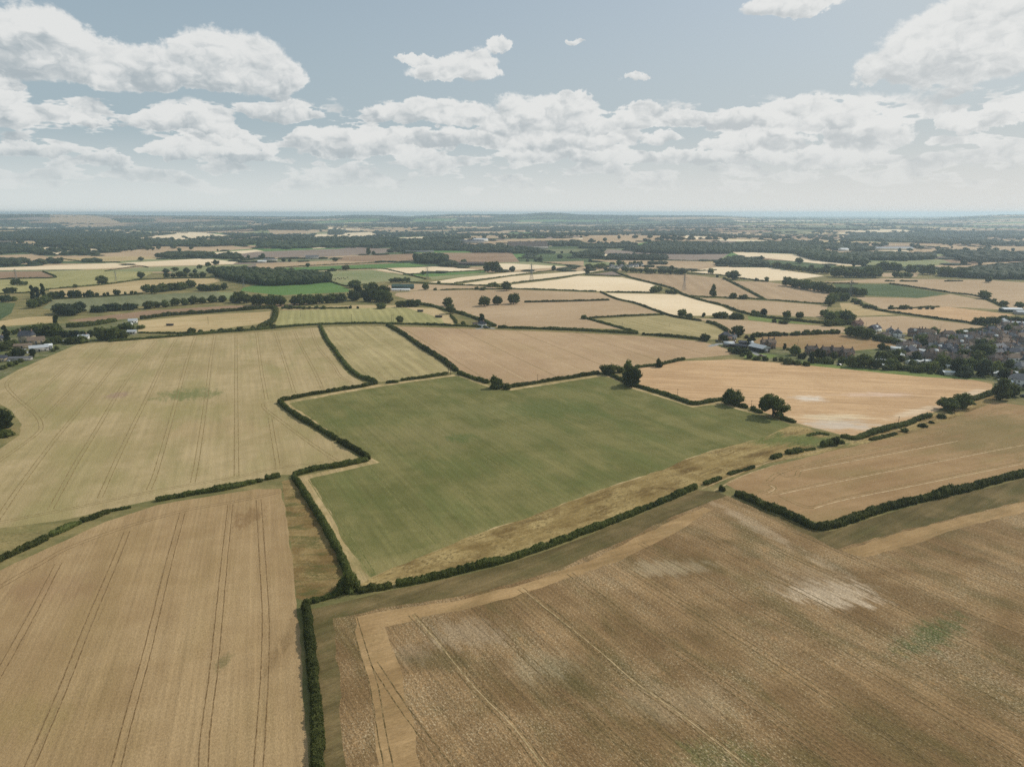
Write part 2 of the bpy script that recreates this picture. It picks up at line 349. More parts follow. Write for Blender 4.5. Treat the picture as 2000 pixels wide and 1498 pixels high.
field_mat('headland', S(150, 122, 84), S(174, 144, 103), ang(800, 1190, 1100, 1120), .35, .35, 1.6, .05, olive=S(134, 112, 76), olf=.6, fleck=((S(206, 178, 136), 1.6, .56, .72, .5), (S(112, 88, 56), 1.2, .56, .72, .6)))
field_mat('orange_wheat', S(184, 150, 112), S(202, 168, 128), ang(1500, 760, 1850, 775), .55, .2, .8, .014, rows=.05, row_m=7., fleck=((S(150, 118, 84), .5, .58, .76, .6),),
          spots=[spot(1580, 778, 9, 7, S(216, 202, 184), 1.), spot(1712, 771, 22, 6, S(214, 186, 164), .75), spot(1640, 830, 20, 10, S(200, 186, 168), .95), spot(1625, 815, 20, 6, S(218, 202, 170), .7),
                 spot(1785, 805, 26, 4, S(216, 194, 164), .8, 1860, 785), spot(1900, 768, 16, 4, S(214, 194, 166), .7, 1935, 755)])
field_mat('pink_wheat', S(168, 140, 108), S(184, 156, 122), ang(1000, 666, 1131, 723), .16, .16, .8, .012, olive=S(162, 138, 100), olf=.4)
field_mat('olive_hay', S(152, 138, 96), S(174, 157, 114), ang(690, 650, 800, 735), .35, .2, .7, .015, rows=.09, row_m=9)
field_mat('brown_wheat', S(146, 117, 82), S(166, 136, 99), ang(1561, 917, 1871, 858), .16, .26, 1.2, .02, olive=S(138, 122, 80), olf=.5, fleck=((S(192, 162, 122), 1.3, .58, .74, .4), (S(118, 96, 62), 1.1, .58, .74, .4)),
          spots=[spot(1940, 850, 36, 34, S(120, 108, 70), .7), spot(1990, 830, 24, 20, S(116, 106, 66), .6)])
field_mat('tan_wheat', S(170, 144, 112), S(186, 160, 128), .4, .18, .14, .5, .006)
field_mat('tan_lines', S(166, 140, 110), S(180, 154, 122), ang(1300, 538, 1350, 575), .2, .1, .5, .006, rows=.07, row_m=24)
field_mat('cream_stubble', S(222, 198, 162), S(234, 212, 178), .2, .10, .08, .5, .005)
field_mat('gold_grass', S(176, 152, 110), S(194, 170, 128), .3, .3, .2, .6, .012, olive=S(152, 138, 92))
field_mat('olive_crop', S(146, 140, 92), S(166, 156, 106), ang(600, 615, 600, 625), .2, .14, .5, .01, rows=.12, row_m=8)
field_mat('grey_green', S(110, 112, 80), S(130, 128, 96), ang(300, 580, 320, 590), .2, .14, .5, .008, rows=.07, row_m=20)
field_mat('bright_green', S(88, 116, 62), S(104, 130, 72), .2, .14, .12, .5, .01)
field_mat('pasture', S(124, 130, 88), S(148, 144, 104), .2, .15, .14, .5, .01)
field_mat('brown_soil', S(142, 116, 92), S(158, 130, 104), .5, .2, .1, .5, .01)
field_mat('mauve_soil_shaded_tan', S(132, 116, 104), S(148, 130, 116), .5, .15, .1, .5, .006)  # ploughed soil, and a tan field greyed for cloud shadow
field_mat('dark_green', S(72, 86, 54), S(92, 102, 66), 0, .2, .2, .5, .01)
field_mat('far_wood', S(58, 70, 48), S(76, 88, 56), 0, .1, .3, .02, .004)
field_mat('garden', S(84, 90, 56), S(128, 120, 86), 0, .2, .4, .25, .05, olive=S(92, 102, 50), olf=.8, fleck=((S(150, 146, 136), .35, .56, .64, .6),))
field_mat('lawn', S(104, 116, 62), S(124, 134, 76), 0, .1, .2, .5, .05)

FIELDS = [  # (material, pixels of the photograph's outline); later ones lie over earlier ones
 ('garden', [(1650,640),(1700,650),(1800,668),(1850,655),(1952,645),(2150,640),(2150,800),(1950,772),(1940,745),(1800,730),(1580,708),(1500,704),(1440,695),(1370,672),(1440,668),(1500,678),(1560,690),(1640,690),(1700,682),(1770,677),(1720,665),(1660,650)]),
 ('garden', [(-80,640),(60,635),(270,622),(270,655),(150,673),(87,699),(41,719),(0,741),(-80,780)]),
 ('straw_path', [(548,787),(620,836),(720,895),(722,901),(575,932),(596,965),(633,1024),(671,1100),(690,1142),(740,1144),(1543,836),(1500,812),(1440,795),(1411,784),(1352,792),(1267,766),(1230,752),(1192,734),(1171,732),(1000,759),(954,752),(895,730),(874,734),(738,751),(551,785)]),
 ('dry_strip', [(727,1127),(767,1107),(834,1082),(917,1048),(1000,1021),(1088,989),(1187,952),(1262,928),(1374,885),(1500,851),(1543,832),(1580,836),(1600,848),(1640,856),(1640,870),(1607,884),(1500,905),(1390,950),(1360,948),(1294,975),(1240,997),(1187,1018),(1115,1045),(1000,1085),(900,1112),(834,1128),(766,1141),(730,1145),(700,1143)]),
 ('dry_strip', [(1640,862),(1700,852),(1850,800),(1945,768),(1960,780),(1941,785),(1847,823),(1767,849),(1687,867),(1607,886)]),
 ('meadow_green', [(564,788),(640,773),(738,756),(877,736),(895,734),(954,756),(995,763),(1060,753),(1181,735),(1192,738),(1230,757),(1267,769),(1315,783.5),(1352.6,795.6),(1411,789),(1449,802),(1500,814),(1545,831),(1500,851),(1374,885),(1262,928),(1187,952),(1088,989),(1000,1020),(917,1047),(834,1082),(794,1100),(724,1127),(703,1098),(687,1079),(660,1031),(628,972),(604,935),(650,924),(708,911),(742,903),(722,890),(658,852),(615,821.5)]),
 ('rough_brown', [(550,940),(572,935),(655,1075),(672,1130),(650,1160),(600,1174),(578,1168),(572,1098),(552,960)]),
 ('wheat_fore', [(548,954),(562,1030),(572,1098),(577,1165),(588,1285),(596,1392),(603,1498),(606,1640),(-160,1640),(-160,1200),(-60,1145),(0,1114),(27,1100),(133,1053),(208,1018),(307,986),(427,966),(500,955)]),
 ('wheat_olive', [(37,722),(87,700),(150,673),(250,664),(350,657),(500,648),(620,639),(628,660),(645,686),(662,712),(685,734),(712,748),(687,757),(607,770),(545,782),(538,790),(575,816),(615,841),(660,868),(700,893),(660,908),(600,918),(566,927),(547,927),(500,937),(438,951),(374,962),(304,975),(200,999),(107,1018),(0,1031),(-160,1058),(-160,940),(0,876),(38,850),(43,828),(20,800),(-10,783),(-80,775),(0,742)]),
 ('mown_margin', [(605,1190),(640,1182),(767,1152),(900,1124),(1000,1098),(1115,1058),(1240,1009),(1362,957),(1400,960),(1500,1000),(1601,1040),(1630,1036),(1754,996),(1874,966),(2000,935),(2150,900),(2150,1640),(625,1640),(620,1400),(606,1240)]),
 ('thin_crop', [(650,1207),(740,1188),(847,1172),(1000,1140),(1107,1105),(1200,1063),(1300,1015),(1390,978),(1420,968),(1500,1005),(1560,1037),(1600,1055),(1635,1073),(1740,1043),(1887,1005),(2000,978),(2150,938),(2150,1640),(690,1640),(676,1498),(664,1338)]),
 ('headland', [(694,1205),(740,1195),(794,1186),(900,1172),(1000,1147),(1101,1112),(1150,1096),(1267,1038),(1374,990),(1392,996),(1300,1050),(1198,1099),(1000,1167),(900,1192),(751,1224),(768,1269),(788,1338),(808,1405),(822,1498),(830,1640),(760,1640),(742,1498),(727,1365),(711,1295),(692,1237)]),
 ('headland', [(1640,1074),(1740,1045),(1887,1007),(2000,980),(2150,940),(2150,968),(2000,1000),(1880,1030),(1760,1068),(1690,1088)]),
 ('olive_hay', [(632,639),(700,636),(757,637),(790,659),(825,684),(862,708),(886,727),(872,728),(783,741),(745,746),(712,736),(690,719),(670,698),(655,680),(642,660)]),
 ('pink_wheat', [(770,638),(900,641),(1000,645),(1125,650),(1245,656),(1370,667),(1410,678),(1440,692),(1336,701),(1288,709),(1240,715),(1171,726),(1107,735),(1000,752),(985,752),(950,743),(900,725),(870,703),(830,678),(795,653)]),
 ('orange_wheat', [(1238,735),(1250,718),(1267,711.5),(1339,705),(1438,702),(1500,707),(1580,714),(1714,727.5),(1794,735.5),(1900,742),(1938,750),(1938,759.5),(1895,775),(1839,797),(1815,810),(1740,834),(1671,851),(1644,849),(1580,833),(1553,825),(1500,808),(1440,788),(1411,777),(1353,785),(1300,768),(1250,752)]),
 ('lawn', [(1560,706),(1714,721),(1800,729),(1900,737),(1930,742),(1900,742),(1794,735.5),(1714,727.5),(1560,712)]),
 ('lawn', [(1445,690),(1490,690),(1520,694),(1500,702),(1455,700)]),
 ('brown_wheat', [(1415,945),(1440,932),(1500,912),(1607,885),(1687,867),(1767,849),(1847,822),(1941,785),(2000,792),(2150,812),(2150,880),(2000,918),(1941,931),(1874,949),(1807,964),(1719,986),(1666,1004),(1620,1017),(1601,1020),(1553,1009),(1500,981),(1450,963)]),
 ('brown_wheat', [(1490,657),(1640,651),(1655,655),(1700,663),(1765,675),(1700,682),(1640,687),(1575,682),(1500,677),(1470,668)]),
 ('olive_hay', [(1155,624),(1300,616),(1320,621),(1370,629),(1380,632),(1398,640),(1422,652),(1410,662),(1370,663),(1255,652),(1215,640)]),
 ('tan_wheat', [(775,572),(825,568),(1000,566),(1172,572),(1200,585),(1240,595),(1287,611),(1150,621),(1145,624),(1213,643),(1100,640),(970,639),(900,612),(825,594),(770,577)]),
 ('cream_stubble', [(1182,572.5),(1250,574),(1325,575),(1360,586),(1410,599),(1432,610),(1425,616),(1350,617),(1322,617),(1290,608),(1240,590),(1207,582)]),
 ('cream_stubble', [(1000,556),(1090,546),(1130,539),(1215,542),(1270,554),(1290,562),(1270,570),(1165,569),(1000,563),(975,560)]),
 ('cream_stubble', [(900,555),(1000,540),(1140,529),(1172,529),(1135,535),(1000,552),(925,557)]),
 ('cream_stubble', [(837,552),(900,542),(1000,532),(1075,529),(1000,537.5),(887,553)]),
 ('cream_stubble', [(975,515),(1000,515),(1110,521),(1000,528),(985,529)]),
 ('tan_wheat', [(1060,512),(1140,510),(1140,520),(1120,520)]),
 ('mauve_soil_shaded_tan', [(1172,534),(1200,530),(1213,538),(1150,536)]),
 ('tan_lines', [(1222,534),(1340,536),(1410,544),(1447,564),(1490,585),(1340,579),(1325,570),(1280,552),(1235,542)]),
 ('tan_lines', [(1430,549),(1500,551),(1575,562),(1622,572),(1620,594),(1500,585),(1462,565)]),
 ('tan_wheat', [(1365,582),(1500,588),(1617,597),(1607,620),(1500,615),(1462,612),(1435,602)]),
 ('tan_wheat', [(1350,621),(1460,626),(1500,630),(1650,639),(1650,650),(1500,650),(1470,652),(1457,652),(1425,648),(1400,632),(1382,628)]),
 ('lawn', [(1460,617),(1500,622),(1600,634),(1500,629),(1462,625)]),
 ('cream_stubble', [(1342,530),(1400,522),(1500,523),(1610,539),(1550,547),(1500,549),(1450,544),(1400,537)]),
 ('dark_green', [(1470,506),(1560,511),(1650,521),(1640,528),(1560,526),(1500,520),(1470,514)]),
 ('cream_stubble', [(1425,490),(1500,495),(1557,497),(1600,508),(1695,521),(1600,515),(1500,505),(1450,502)]),
 ('dark_green', [(1625,555),(1735,555),(1850,574),(1792,582),(1680,577),(1640,565)]),
 ('tan_wheat', [(1595,552),(1725,544),(1925,547),(2000,552),(2150,556),(2150,606),(1975,602),(1925,585),(1857,571),(1737,553)]),
 ('tan_wheat', [(1670,580),(1792,583),(1857,575),(1925,587),(1962,605),(1845,599),(1725,604),(1695,592)]),
 ('orange_wheat', [(1730,605),(1850,599),(1982,615),(1900,630),(1775,614)]),
 ('tan_wheat', [(1670,620),(1762,617),(1950,641),(1875,651),(1830,651),(1750,650),(1675,634)]),
 ('gold_grass', [(1640,592),(1675,592),(1712,607),(1750,615),(1675,617),(1645,607)]),
 ('gold_grass', [(1858,655),(1880,652),(1900,656),(1895,660),(1870,660)]),
 ('pasture', [(1687,507),(1837,506),(1862,516),(1800,521),(1690,520)]),
 ('tan_wheat', [(1150,507),(1262,509),(1350,510),(1425,517),(1350,527),(1270,520),(1200,514)]),
 ('mauve_soil_shaded_tan', [(1187,487),(1240,492),(1425,495),(1400,510),(1305,507),(1240,500),(1175,496)]),  # tan field, cloud shadow put into its greyer colour
 ('brown_soil', [(825,494),(1000,494),(1015,512),(890,516),(860,505)]),
 ('brown_soil', [(675,501),(825,495),(810,510),(700,512),(650,508)]),
 ('tan_wheat', [(500,515),(650,509),(775,514),(537,524),(500,524)]),
 ('bright_green', [(537,524),(800,514),(837,520),(732,525),(587,530)]),
 ('cream_stubble', [(732,526),(850,521),(937,527),(787,536)]),
 ('bright_green', [(787,537),(945,529),(950,532),(837,541)]),
 ('pasture', [(837,541),(950,533),(960,536),(845,547)]),
 ('pasture', [(600,530),(725,527),(832,546),(812,550),(750,550),(712,555),(680,560),(645,547)]),
 ('bright_green', [(475,562),(500,557),(645,551),(675,562),(690,570),(550,577),(500,572),(470,568)]),
 ('tan_wheat', [(730,562),(787,554),(962,560),(975,565),(862,566),(762,570)]),
 ('olive_crop', [(547,607),(640,604),(787,600),(870,622),(890,634),(775,630),(625,632),(537,636)]),
 ('gold_grass', [(790,600),(850,602),(880,617),(887,634),(868,632),(862,622)]),
 ('gold_grass', [(560,600),(700,596),(790,596),(787,600),(640,604),(550,606)]),
 ('gold_grass', [(270,627),(400,615),(500,610),(537,608),(530,630),(375,650),(270,652)]),
 ('brown_soil', [(130,626),(287,607),(450,597),(500,596),(625,592),(537,601),(400,610),(275,620),(175,630)]),
 ('grey_green', [(82,602),(105,586),(275,576),(420,570),(445,585),(325,594),(170,607),(100,604)]),
 ('pasture', [(420,570),(487,572),(475,579),(445,585)]),
 ('dark_green', [(-80,592),(0,591),(30,592),(22,612),(0,625),(-80,645)]),
 ('gold_grass', [(0,627),(50,620),(107,617),(107,630),(60,634),(0,638),(-80,650)]),
 ('olive_crop', [(85,531),(200,526),(300,532),(275,544),(150,560),(0,575),(-80,580),(-80,552),(0,547),(110,543)]),
 ('brown_soil', [(-80,531),(0,531),(82,530),(107,542),(0,546),(-80,551)]),
 ('gold_grass', [(95,566),(275,545),(425,544),(430,550),(375,560),(275,572),(105,584)]),
 ('cream_stubble', [(-80,525),(0,523),(225,514),(270,521),(200,525),(0,528)]),
 ('cream_stubble', [(240,514),(400,505),(462,512),(455,516),(287,520)]),
 ('pasture', [(205,530),(275,522),(462,517),(500,516),(425,530),(300,531)]),
 ('gold_grass', [(112,505),(225,501),(300,506),(225,511),(125,510)]),
 ('tan_wheat', [(-80,500),(60,496),(110,504),(60,512),(-80,516)]),
 ('dark_green', [(-80,497),(0,496),(60,494),(60,497),(0,499),(-80,502)]),
 ('cream_stubble', [(80,495),(190,486),(190,490),(110,498)]),
 ('tan_wheat', [(180,496),(300,490),(370,496),(300,502),(200,500)]),
 ('tan_wheat', [(330,484),(450,480),(500,486),(400,492)]),
 ('cream_stubble', [(405,494),(500,488),(520,492),(420,502)]),
 ('mauve_soil_shaded_tan', [(465,497),(500,492),(640,487),(775,485),(787,492),(650,501),(500,504),(465,504)]),
 ('cream_stubble', [(230,466),(375,456),(465,461),(400,467),(275,469)]),
 ('tan_wheat', [(100,436),(200,437),(250,440),(100,443)]),
 ('cream_stubble', [(587,460),(725,456),(738,460),(680,465),(600,463)]),
 ('tan_wheat', [(520,457),(640,451),(650,454),(540,461)]),
 ('cream_stubble', [(750,466),(850,462),(825,469)]),
 ('cream_stubble', [(600,481),(650,480),(650,484),(612,486)]),
 ('tan_wheat', [(675,450),(760,447),(800,450),(700,454)]),
 ('tan_wheat', [(860,456),(950,452),(1000,455),(900,460)]),
 ('tan_wheat', [(900,462),(990,459),(1000,464),(920,468)]),
 ('tan_wheat', [(960,472),(1000,467),(1130,466),(1130,470),(1000,477)]),
 ('tan_wheat', [(1140,460),(1225,459),(1325,462),(1262,470),(1137,471)]),
 ('cream_stubble', [(1332,461),(1375,460),(1392,467),(1340,468)]),
 ('tan_wheat', [(1137,474),(1225,471),(1262,473),(1240,477),(1140,479)]),
 ('cream_stubble', [(1400,467),(1500,470),(1500,473),(1400,470.5)]),
 ('cream_stubble', [(1600,459),(1720,461),(1800,471),(1740,469),(1640,463)]),
 ('cream_stubble', [(1640,450),(1760,448),(1790,453),(1690,456)]),
 ('cream_stubble', [(1700,481),(1770,487),(1780,495),(1720,490)]),
 ('tan_wheat', [(1850,483),(2000,484),(2050,487),(1900,491)]),
 ('tan_wheat', [(1720,534),(1795,533),(1790,541),(1725,541)]),
 ('tan_wheat', [(1910,511),(1970,513),(1965,521),(1915,519)]),
 ('tan_wheat', [(1860,466),(2000,470),(2000,475),(1880,472)]),
]
PATHS = []
FP = []; RJ = random.Random(3)
for mname, pts in FIELDS:
    P_ = [gp(x, y).xy for x, y in pts]; out = []
    for a_, b_ in zip(P_, P_[1:] + P_[:1]):                   # near field edges are ragged
        out.append(a_); dd = b_ - a_; L_ = dd.length; nr = min(a_.length, b_.length)
        if nr < 560 and L_ > 6:
            k_ = int(L_ / 3.5); nv = Vector((-dd.y, dd.x)) / L_; am = .75 if mname in ('meadow_green', 'thin_crop', 'dry_strip', 'headland') else .4; dr = 0
            for i_ in range(1, k_): dr = dr * .6 + RJ.uniform(-am, am) * .8; out.append(a_.lerp(b_, i_ / k_) + nv * dr)
    FP.append((mname, np.array([p[:] for p in out])))

def inside(P, poly):
    x, y = P[:, 0], P[:, 1]; r = np.zeros(len(P), bool); n = len(poly); bb = (poly.min(0), poly.max(0))
    c = (x >= bb[0][0]) & (x <= bb[1][0]) & (y >= bb[0][1]) & (y <= bb[1][1])
    if not c.any(): return r
    xs, ys = x[c], y[c]; rr = np.zeros(len(xs), bool)
    for i in range(n):
        x0, y0 = poly[i]; x1, y1 = poly[(i + 1) % n]
        if y0 == y1: continue
        rr ^= ((y0 > ys) != (y1 > ys)) & (xs < (x1 - x0) * (ys - y0) / (y1 - y0) + x0)
    r[c] = rr; return r
def traced(P):
    r = np.full(len(P), -1)
    for i, (_, pl) in enumerate(FP): r[inside(P, pl)] = i
    return r

# far patchwork of fields: wavy bands cut by slanting hedges
RG = np.random.RandomState(7)
YB = [1330.]
while YB[-1] < 17000: YB.append(YB[-1] + max(140, min(.052 * YB[-1], 600)) * RG.uniform(.75, 1.3))
def yb(k, x):
    b = YB[k]; return b + .06 * x + .012 * b * np.sin(x / (.15 * b) + k * 1.7) + .007 * b * np.sin(x / (.047 * b) + k)
DIV = []
for k in range(len(YB) - 1):
    b = YB[k]; wd = max(240, min(.10 * b, 700)); xs = [-.95 * b - 400]
    while xs[-1] < .95 * b + 400: xs.append(xs[-1] + wd * RG.uniform(.5, 1.5))
    DIV.append((np.array(xs), RG.uniform(-.5, .5, len(xs)) * wd * .5))
FARM = ['cream_stubble', 'tan_wheat', 'tan_wheat', 'tan_wheat', 'gold_grass', 'pasture', 'dark_green', 'grey_green', 'brown_soil', 'mauve_soil_shaded_tan', 'tan_wheat', 'bright_green']
def farcell(P):
    """band and column of each point; -1 when outside the far patchwork"""
    k = np.full(len(P), -1)
    for i in range(len(YB)): k[P[:, 1] > yb(i, P[:, 0])] = i
    k[k >= len(YB) - 1] = -1; c = np.zeros(len(P), int)
    for i in np.unique(k[k >= 0]):
        s_ = k == i; xs, sl = DIV[i]; y0 = yb(i, P[s_, 0]); y1 = yb(i + 1, P[s_, 0]); t = (P[s_, 1] - y0) / (y1 - y0)
        cc = np.zeros(s_.sum(), int)
        for j in range(len(xs)): cc += P[s_, 0] > xs[j] + sl[j] * t
        c[s_] = cc
    return k, c
verts, edges = [], []
def chain(pts, close=False):
    i0 = len(verts); verts.extend([Vector((float(p[0]), float(p[1]))) for p in pts])
    edges.extend([(i0 + i, i0 + i + 1) for i in range(len(pts) - 1)])
    if close: edges.append((i0 + len(pts) - 1, i0))
for _, pl in FP: chain(pl, True)
FARLINES = []
for k in range(len(YB)):
    b = YB[k]; n = int(1.9 * b / max(110, .03 * b)); xs = np.linspace(-.95 * b, .95 * b, n)
    pts = np.c_[xs, yb(k, xs)]; chain(pts); FARLINES.append((pts, 'row'))
for k in range(len(YB) - 1):
    for x0, sl in zip(*DIV[k]):
        if abs(x0) > .95 * YB[k]: continue
        ya = yb(k, x0); xe = x0 + sl; ye = yb(k + 1, xe)
        pts = np.array([(x0, ya), (x0 + sl * .5, (ya + ye) / 2), (xe, ye)]); chain(pts); FARLINES.append((pts, 'div'))
rs = [30, 120, 400, 800, 1250, 1600, 2000, 2500]; 
while rs[-1] < 19500: rs.append(rs[-1] * 1.055)
for r in rs:
    fine = r > 1300
    angs = np.radians(np.concatenate([np.arange(-48, 48, 1.0 if fine else 8), np.arange(48, 312, 12)]))
    for a in angs:
        a += RG.uniform(-.004, .004)
        verts.append(Vector((r * math.sin(a), r * math.cos(a))))
for a in np.radians(np.arange(0, 360, 4)): verts.append(Vector((20000 * math.sin(a), 20000 * math.cos(a))))
res = geometry.delaunay_2d_cdt(verts, edges, [], 0, .02)
GV = np.array([v[:] for v in res[0]]); GF = np.array([f[:] for f in res[2]])
cen = GV[GF].mean(1)
gm_names = ['rough_grass'] + sorted({m for m, _ in FIELDS} | set(FARM) | {'far_wood'}); gi = {m: i for i, m in enumerate(gm_names)}
mi = np.zeros(len(GF), int)
kk, ccol_ = farcell(cen); fr = (kk >= 0) & (np.abs(cen[:, 0]) < .95 * cen[:, 1] + 300)
CELLW = {}
def cellhash(k, c, s=0): return (math.sin(k * 127.1 + c * 311.7 + s * 74.7) * 43758.5453) % 1
for i in np.where(fr)[0]:
    rr_ = math.hypot(*cen[i]); pw = .08 + .34 * float(smooth(2600, 7500, rr_)) + (.12 if cen[i][0] < -.1 * rr_ else 0)
    mi[i] = gi['far_wood'] if cellhash(kk[i], ccol_[i], 2) < pw else gi[FARM[int(cellhash(kk[i], ccol_[i]) * len(FARM))]]
mi[(kk < 0) & (np.hypot(cen[:, 0], cen[:, 1]) > 12000)] = gi['far_wood']
tr_ = traced(cen)
for i in np.where(tr_ >= 0)[0]: mi[i] = gi[FIELDS[tr_[i]][0]]
a_, b_, c_ = GV[GF[:, 0]], GV[GF[:, 1]], GV[GF[:, 2]]
flip = ((b_ - a_)[:, 0] * (c_ - a_)[:, 1] - (b_ - a_)[:, 1] * (c_ - a_)[:, 0]) < 0
GF[flip] = GF[flip][:, ::-1]
ground = mesh('ground', np.c_[GV, HT(GV[:, 0], GV[:, 1])], GF, [MATS[m] for m in gm_names], smooth_=False, mi=mi)
tag(ground, kind='structure')

# ------------------------------------------------------------------ wheel tracks in the crops, crop-gap shade put into the dark colours
def worn(name, c1, c2, lo=.42, hi=.58, sc=.9):
    m_ = bpy.data.materials.new(name); m_.use_nodes = True; t = NT(m_.node_tree); b_ = t.n['Principled BSDF']
    b_.inputs['Roughness'].default_value = .95; b_.inputs['Specular IOR Level'].default_value = .05
    geo = t.new('ShaderNodeNewGeometry'); n1 = t.noise(geo.outputs['Position'], sc, 5, .7)
    t.l.new(t.mix(t.ramp(n1, lo, hi), c1, c2), b_.inputs['Base Color']); MATS[name] = m_
worn('track_soil_shade', S(108, 86, 58), S(150, 124, 88), .42, .66)  # soil, darkened in colour for the shade between standing crop
worn('track_furrow_shade', S(92, 78, 50), S(144, 122, 86), .44, .60)  # soil and crop mix, the gap's shadow painted into the darker tone
worn('track_pale', S(204, 178, 140), S(176, 148, 112), .45, .62, .4)
worn('track_straw', S(184, 160, 120), S(140, 122, 84), .44, .60, .6)
worn('meadow_line', S(132, 128, 80), S(100, 102, 58), .44, .56, .3)
worn('track_dim', S(124, 104, 68), S(160, 140, 100), .44, .62, .5)  # darker tone holds painted crop-gap shade; the lane shares this colour
def subdiv(pts, step):
    pts = [Vector(p) for p in pts]; out = [pts[0]]
    for a, b in zip(pts, pts[1:]):
        n = max(1, int((b - a).length / step))
        for i in range(1, n + 1): out.append(a.lerp(b, i / n))
    return out
def catmull(pts, n=6):
    P = [pts[0] * 2 - pts[1]] + list(pts) + [pts[-1] * 2 - pts[-2]]; out = []
    for i in range(1, len(P) - 2):
        for j in range(n):
            t = j / n; p0, p1, p2, p3 = P[i - 1:i + 3]
            out.append(.5 * ((2 * p1) + (p2 - p0) * t + (2 * p0 - 5 * p1 + 4 * p2 - p3) * t * t + (3 * p1 - p0 - 3 * p2 + p3) * t * t * t))
    out.append(pts[-1]); return out
def ribbon(acc, pts, w_, z, off=0., rag=.3, rng=random.Random(1), skip=0.):
    pts = [Vector((p[0], p[1])) for p in pts]; L = []; 
    for i, p in enumerate(pts):
        d = (pts[min(i + 1, len(pts) - 1)] - pts[max(i - 1, 0)]).normalized(); nrm = Vector((-d.y, d.x))
        c = p + nrm * off; hw = w_ / 2 * rng.uniform(1 - rag, 1 + rag); c = c + nrm * rng.uniform(-.06, .06)
        L.append((c + nrm * hw, c - nrm * hw))
    V = [(q.x, q.y, float(HT(q.x, q.y)) + z) for ab in L for q in ab]
    F = [(2 * i, 2 * i + 1, 2 * i + 3, 2 * i + 2) for i in range(len(L) - 1) if rng.random() >= skip]
    if F: acc.add(V, F)
def tracks(name, lines, gauge, wid, mat, skip=0., z=.02):
    acc = Acc()
    for ln in lines:
        pts = [gp(x, y) for x, y in ln]; pts = catmull(pts, 4) if len(pts) > 2 else pts; pts = subdiv(pts, 1.6)
        for s_ in ((-1, 1) if gauge else (0,)): ribbon(acc, pts, wid, z, s_ * gauge / 2, skip=skip)
    return tag(acc.build(name, MATS[mat]), kind='structure')
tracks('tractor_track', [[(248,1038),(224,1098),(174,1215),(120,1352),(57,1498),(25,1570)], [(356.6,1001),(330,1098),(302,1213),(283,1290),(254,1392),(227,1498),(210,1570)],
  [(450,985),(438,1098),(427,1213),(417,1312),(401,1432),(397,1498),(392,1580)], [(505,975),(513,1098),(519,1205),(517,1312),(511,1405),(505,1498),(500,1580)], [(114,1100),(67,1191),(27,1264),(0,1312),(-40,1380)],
  [(-50,1172),(0,1145),(83,1098),(133,1070),(230,1034),(307,1011),(374,994),(449,981),(500,971),(545,961)]], 1.85, .26, 'track_soil_shade')
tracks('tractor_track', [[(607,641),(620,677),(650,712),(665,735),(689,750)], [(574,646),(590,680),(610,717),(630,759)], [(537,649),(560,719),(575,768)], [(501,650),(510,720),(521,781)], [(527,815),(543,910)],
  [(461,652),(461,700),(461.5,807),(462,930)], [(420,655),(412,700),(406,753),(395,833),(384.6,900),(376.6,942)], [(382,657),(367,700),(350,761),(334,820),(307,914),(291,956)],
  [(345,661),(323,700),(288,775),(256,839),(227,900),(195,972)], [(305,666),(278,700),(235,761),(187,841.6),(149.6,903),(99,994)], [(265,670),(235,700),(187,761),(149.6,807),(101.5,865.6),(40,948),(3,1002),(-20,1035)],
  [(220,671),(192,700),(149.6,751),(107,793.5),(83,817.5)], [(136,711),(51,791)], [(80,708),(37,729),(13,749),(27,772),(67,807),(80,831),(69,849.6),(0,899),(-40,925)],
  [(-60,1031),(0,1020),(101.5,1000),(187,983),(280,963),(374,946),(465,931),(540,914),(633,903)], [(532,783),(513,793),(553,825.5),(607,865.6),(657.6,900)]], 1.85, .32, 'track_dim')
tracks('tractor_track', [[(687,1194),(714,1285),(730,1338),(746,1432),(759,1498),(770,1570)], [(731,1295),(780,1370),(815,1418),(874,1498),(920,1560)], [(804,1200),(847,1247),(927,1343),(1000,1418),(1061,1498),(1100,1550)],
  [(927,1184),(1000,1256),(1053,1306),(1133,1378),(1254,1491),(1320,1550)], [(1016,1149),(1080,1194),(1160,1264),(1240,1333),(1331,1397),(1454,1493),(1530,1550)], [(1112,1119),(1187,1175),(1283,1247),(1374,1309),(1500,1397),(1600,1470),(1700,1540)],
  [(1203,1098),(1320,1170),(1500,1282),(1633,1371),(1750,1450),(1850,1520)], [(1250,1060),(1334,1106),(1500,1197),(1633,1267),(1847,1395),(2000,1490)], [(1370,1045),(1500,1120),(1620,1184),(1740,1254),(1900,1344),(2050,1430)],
  [(1440,1030),(1540,1083),(1687,1149),(1820,1219),(2000,1315),(2100,1370)], [(1560,1040),(1673,1091),(1847,1176),(2000,1238),(2100,1285)], [(1820,1061),(2000,1150),(2100,1200)]], 1.85, .26, 'track_furrow_shade')
tracks('tractor_track', [[(806,1200),(849,1247),(929,1344),(1002,1418),(1063,1498)], [(1018,1149),(1162,1264),(1242,1333),(1333,1397),(1456,1493)]], 0, .3, 'track_straw', 0, .024)
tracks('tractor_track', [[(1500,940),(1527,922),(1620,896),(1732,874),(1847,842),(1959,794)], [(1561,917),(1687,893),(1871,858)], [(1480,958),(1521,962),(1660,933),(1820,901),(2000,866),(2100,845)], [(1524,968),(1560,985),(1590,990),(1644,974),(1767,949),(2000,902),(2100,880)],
  [(1488,944),(1503,946),(1512,953),(1500,960)], [(1523,923),(1535,930),(1555,930),(1560,920)]], 1.8, .38, 'track_dim')
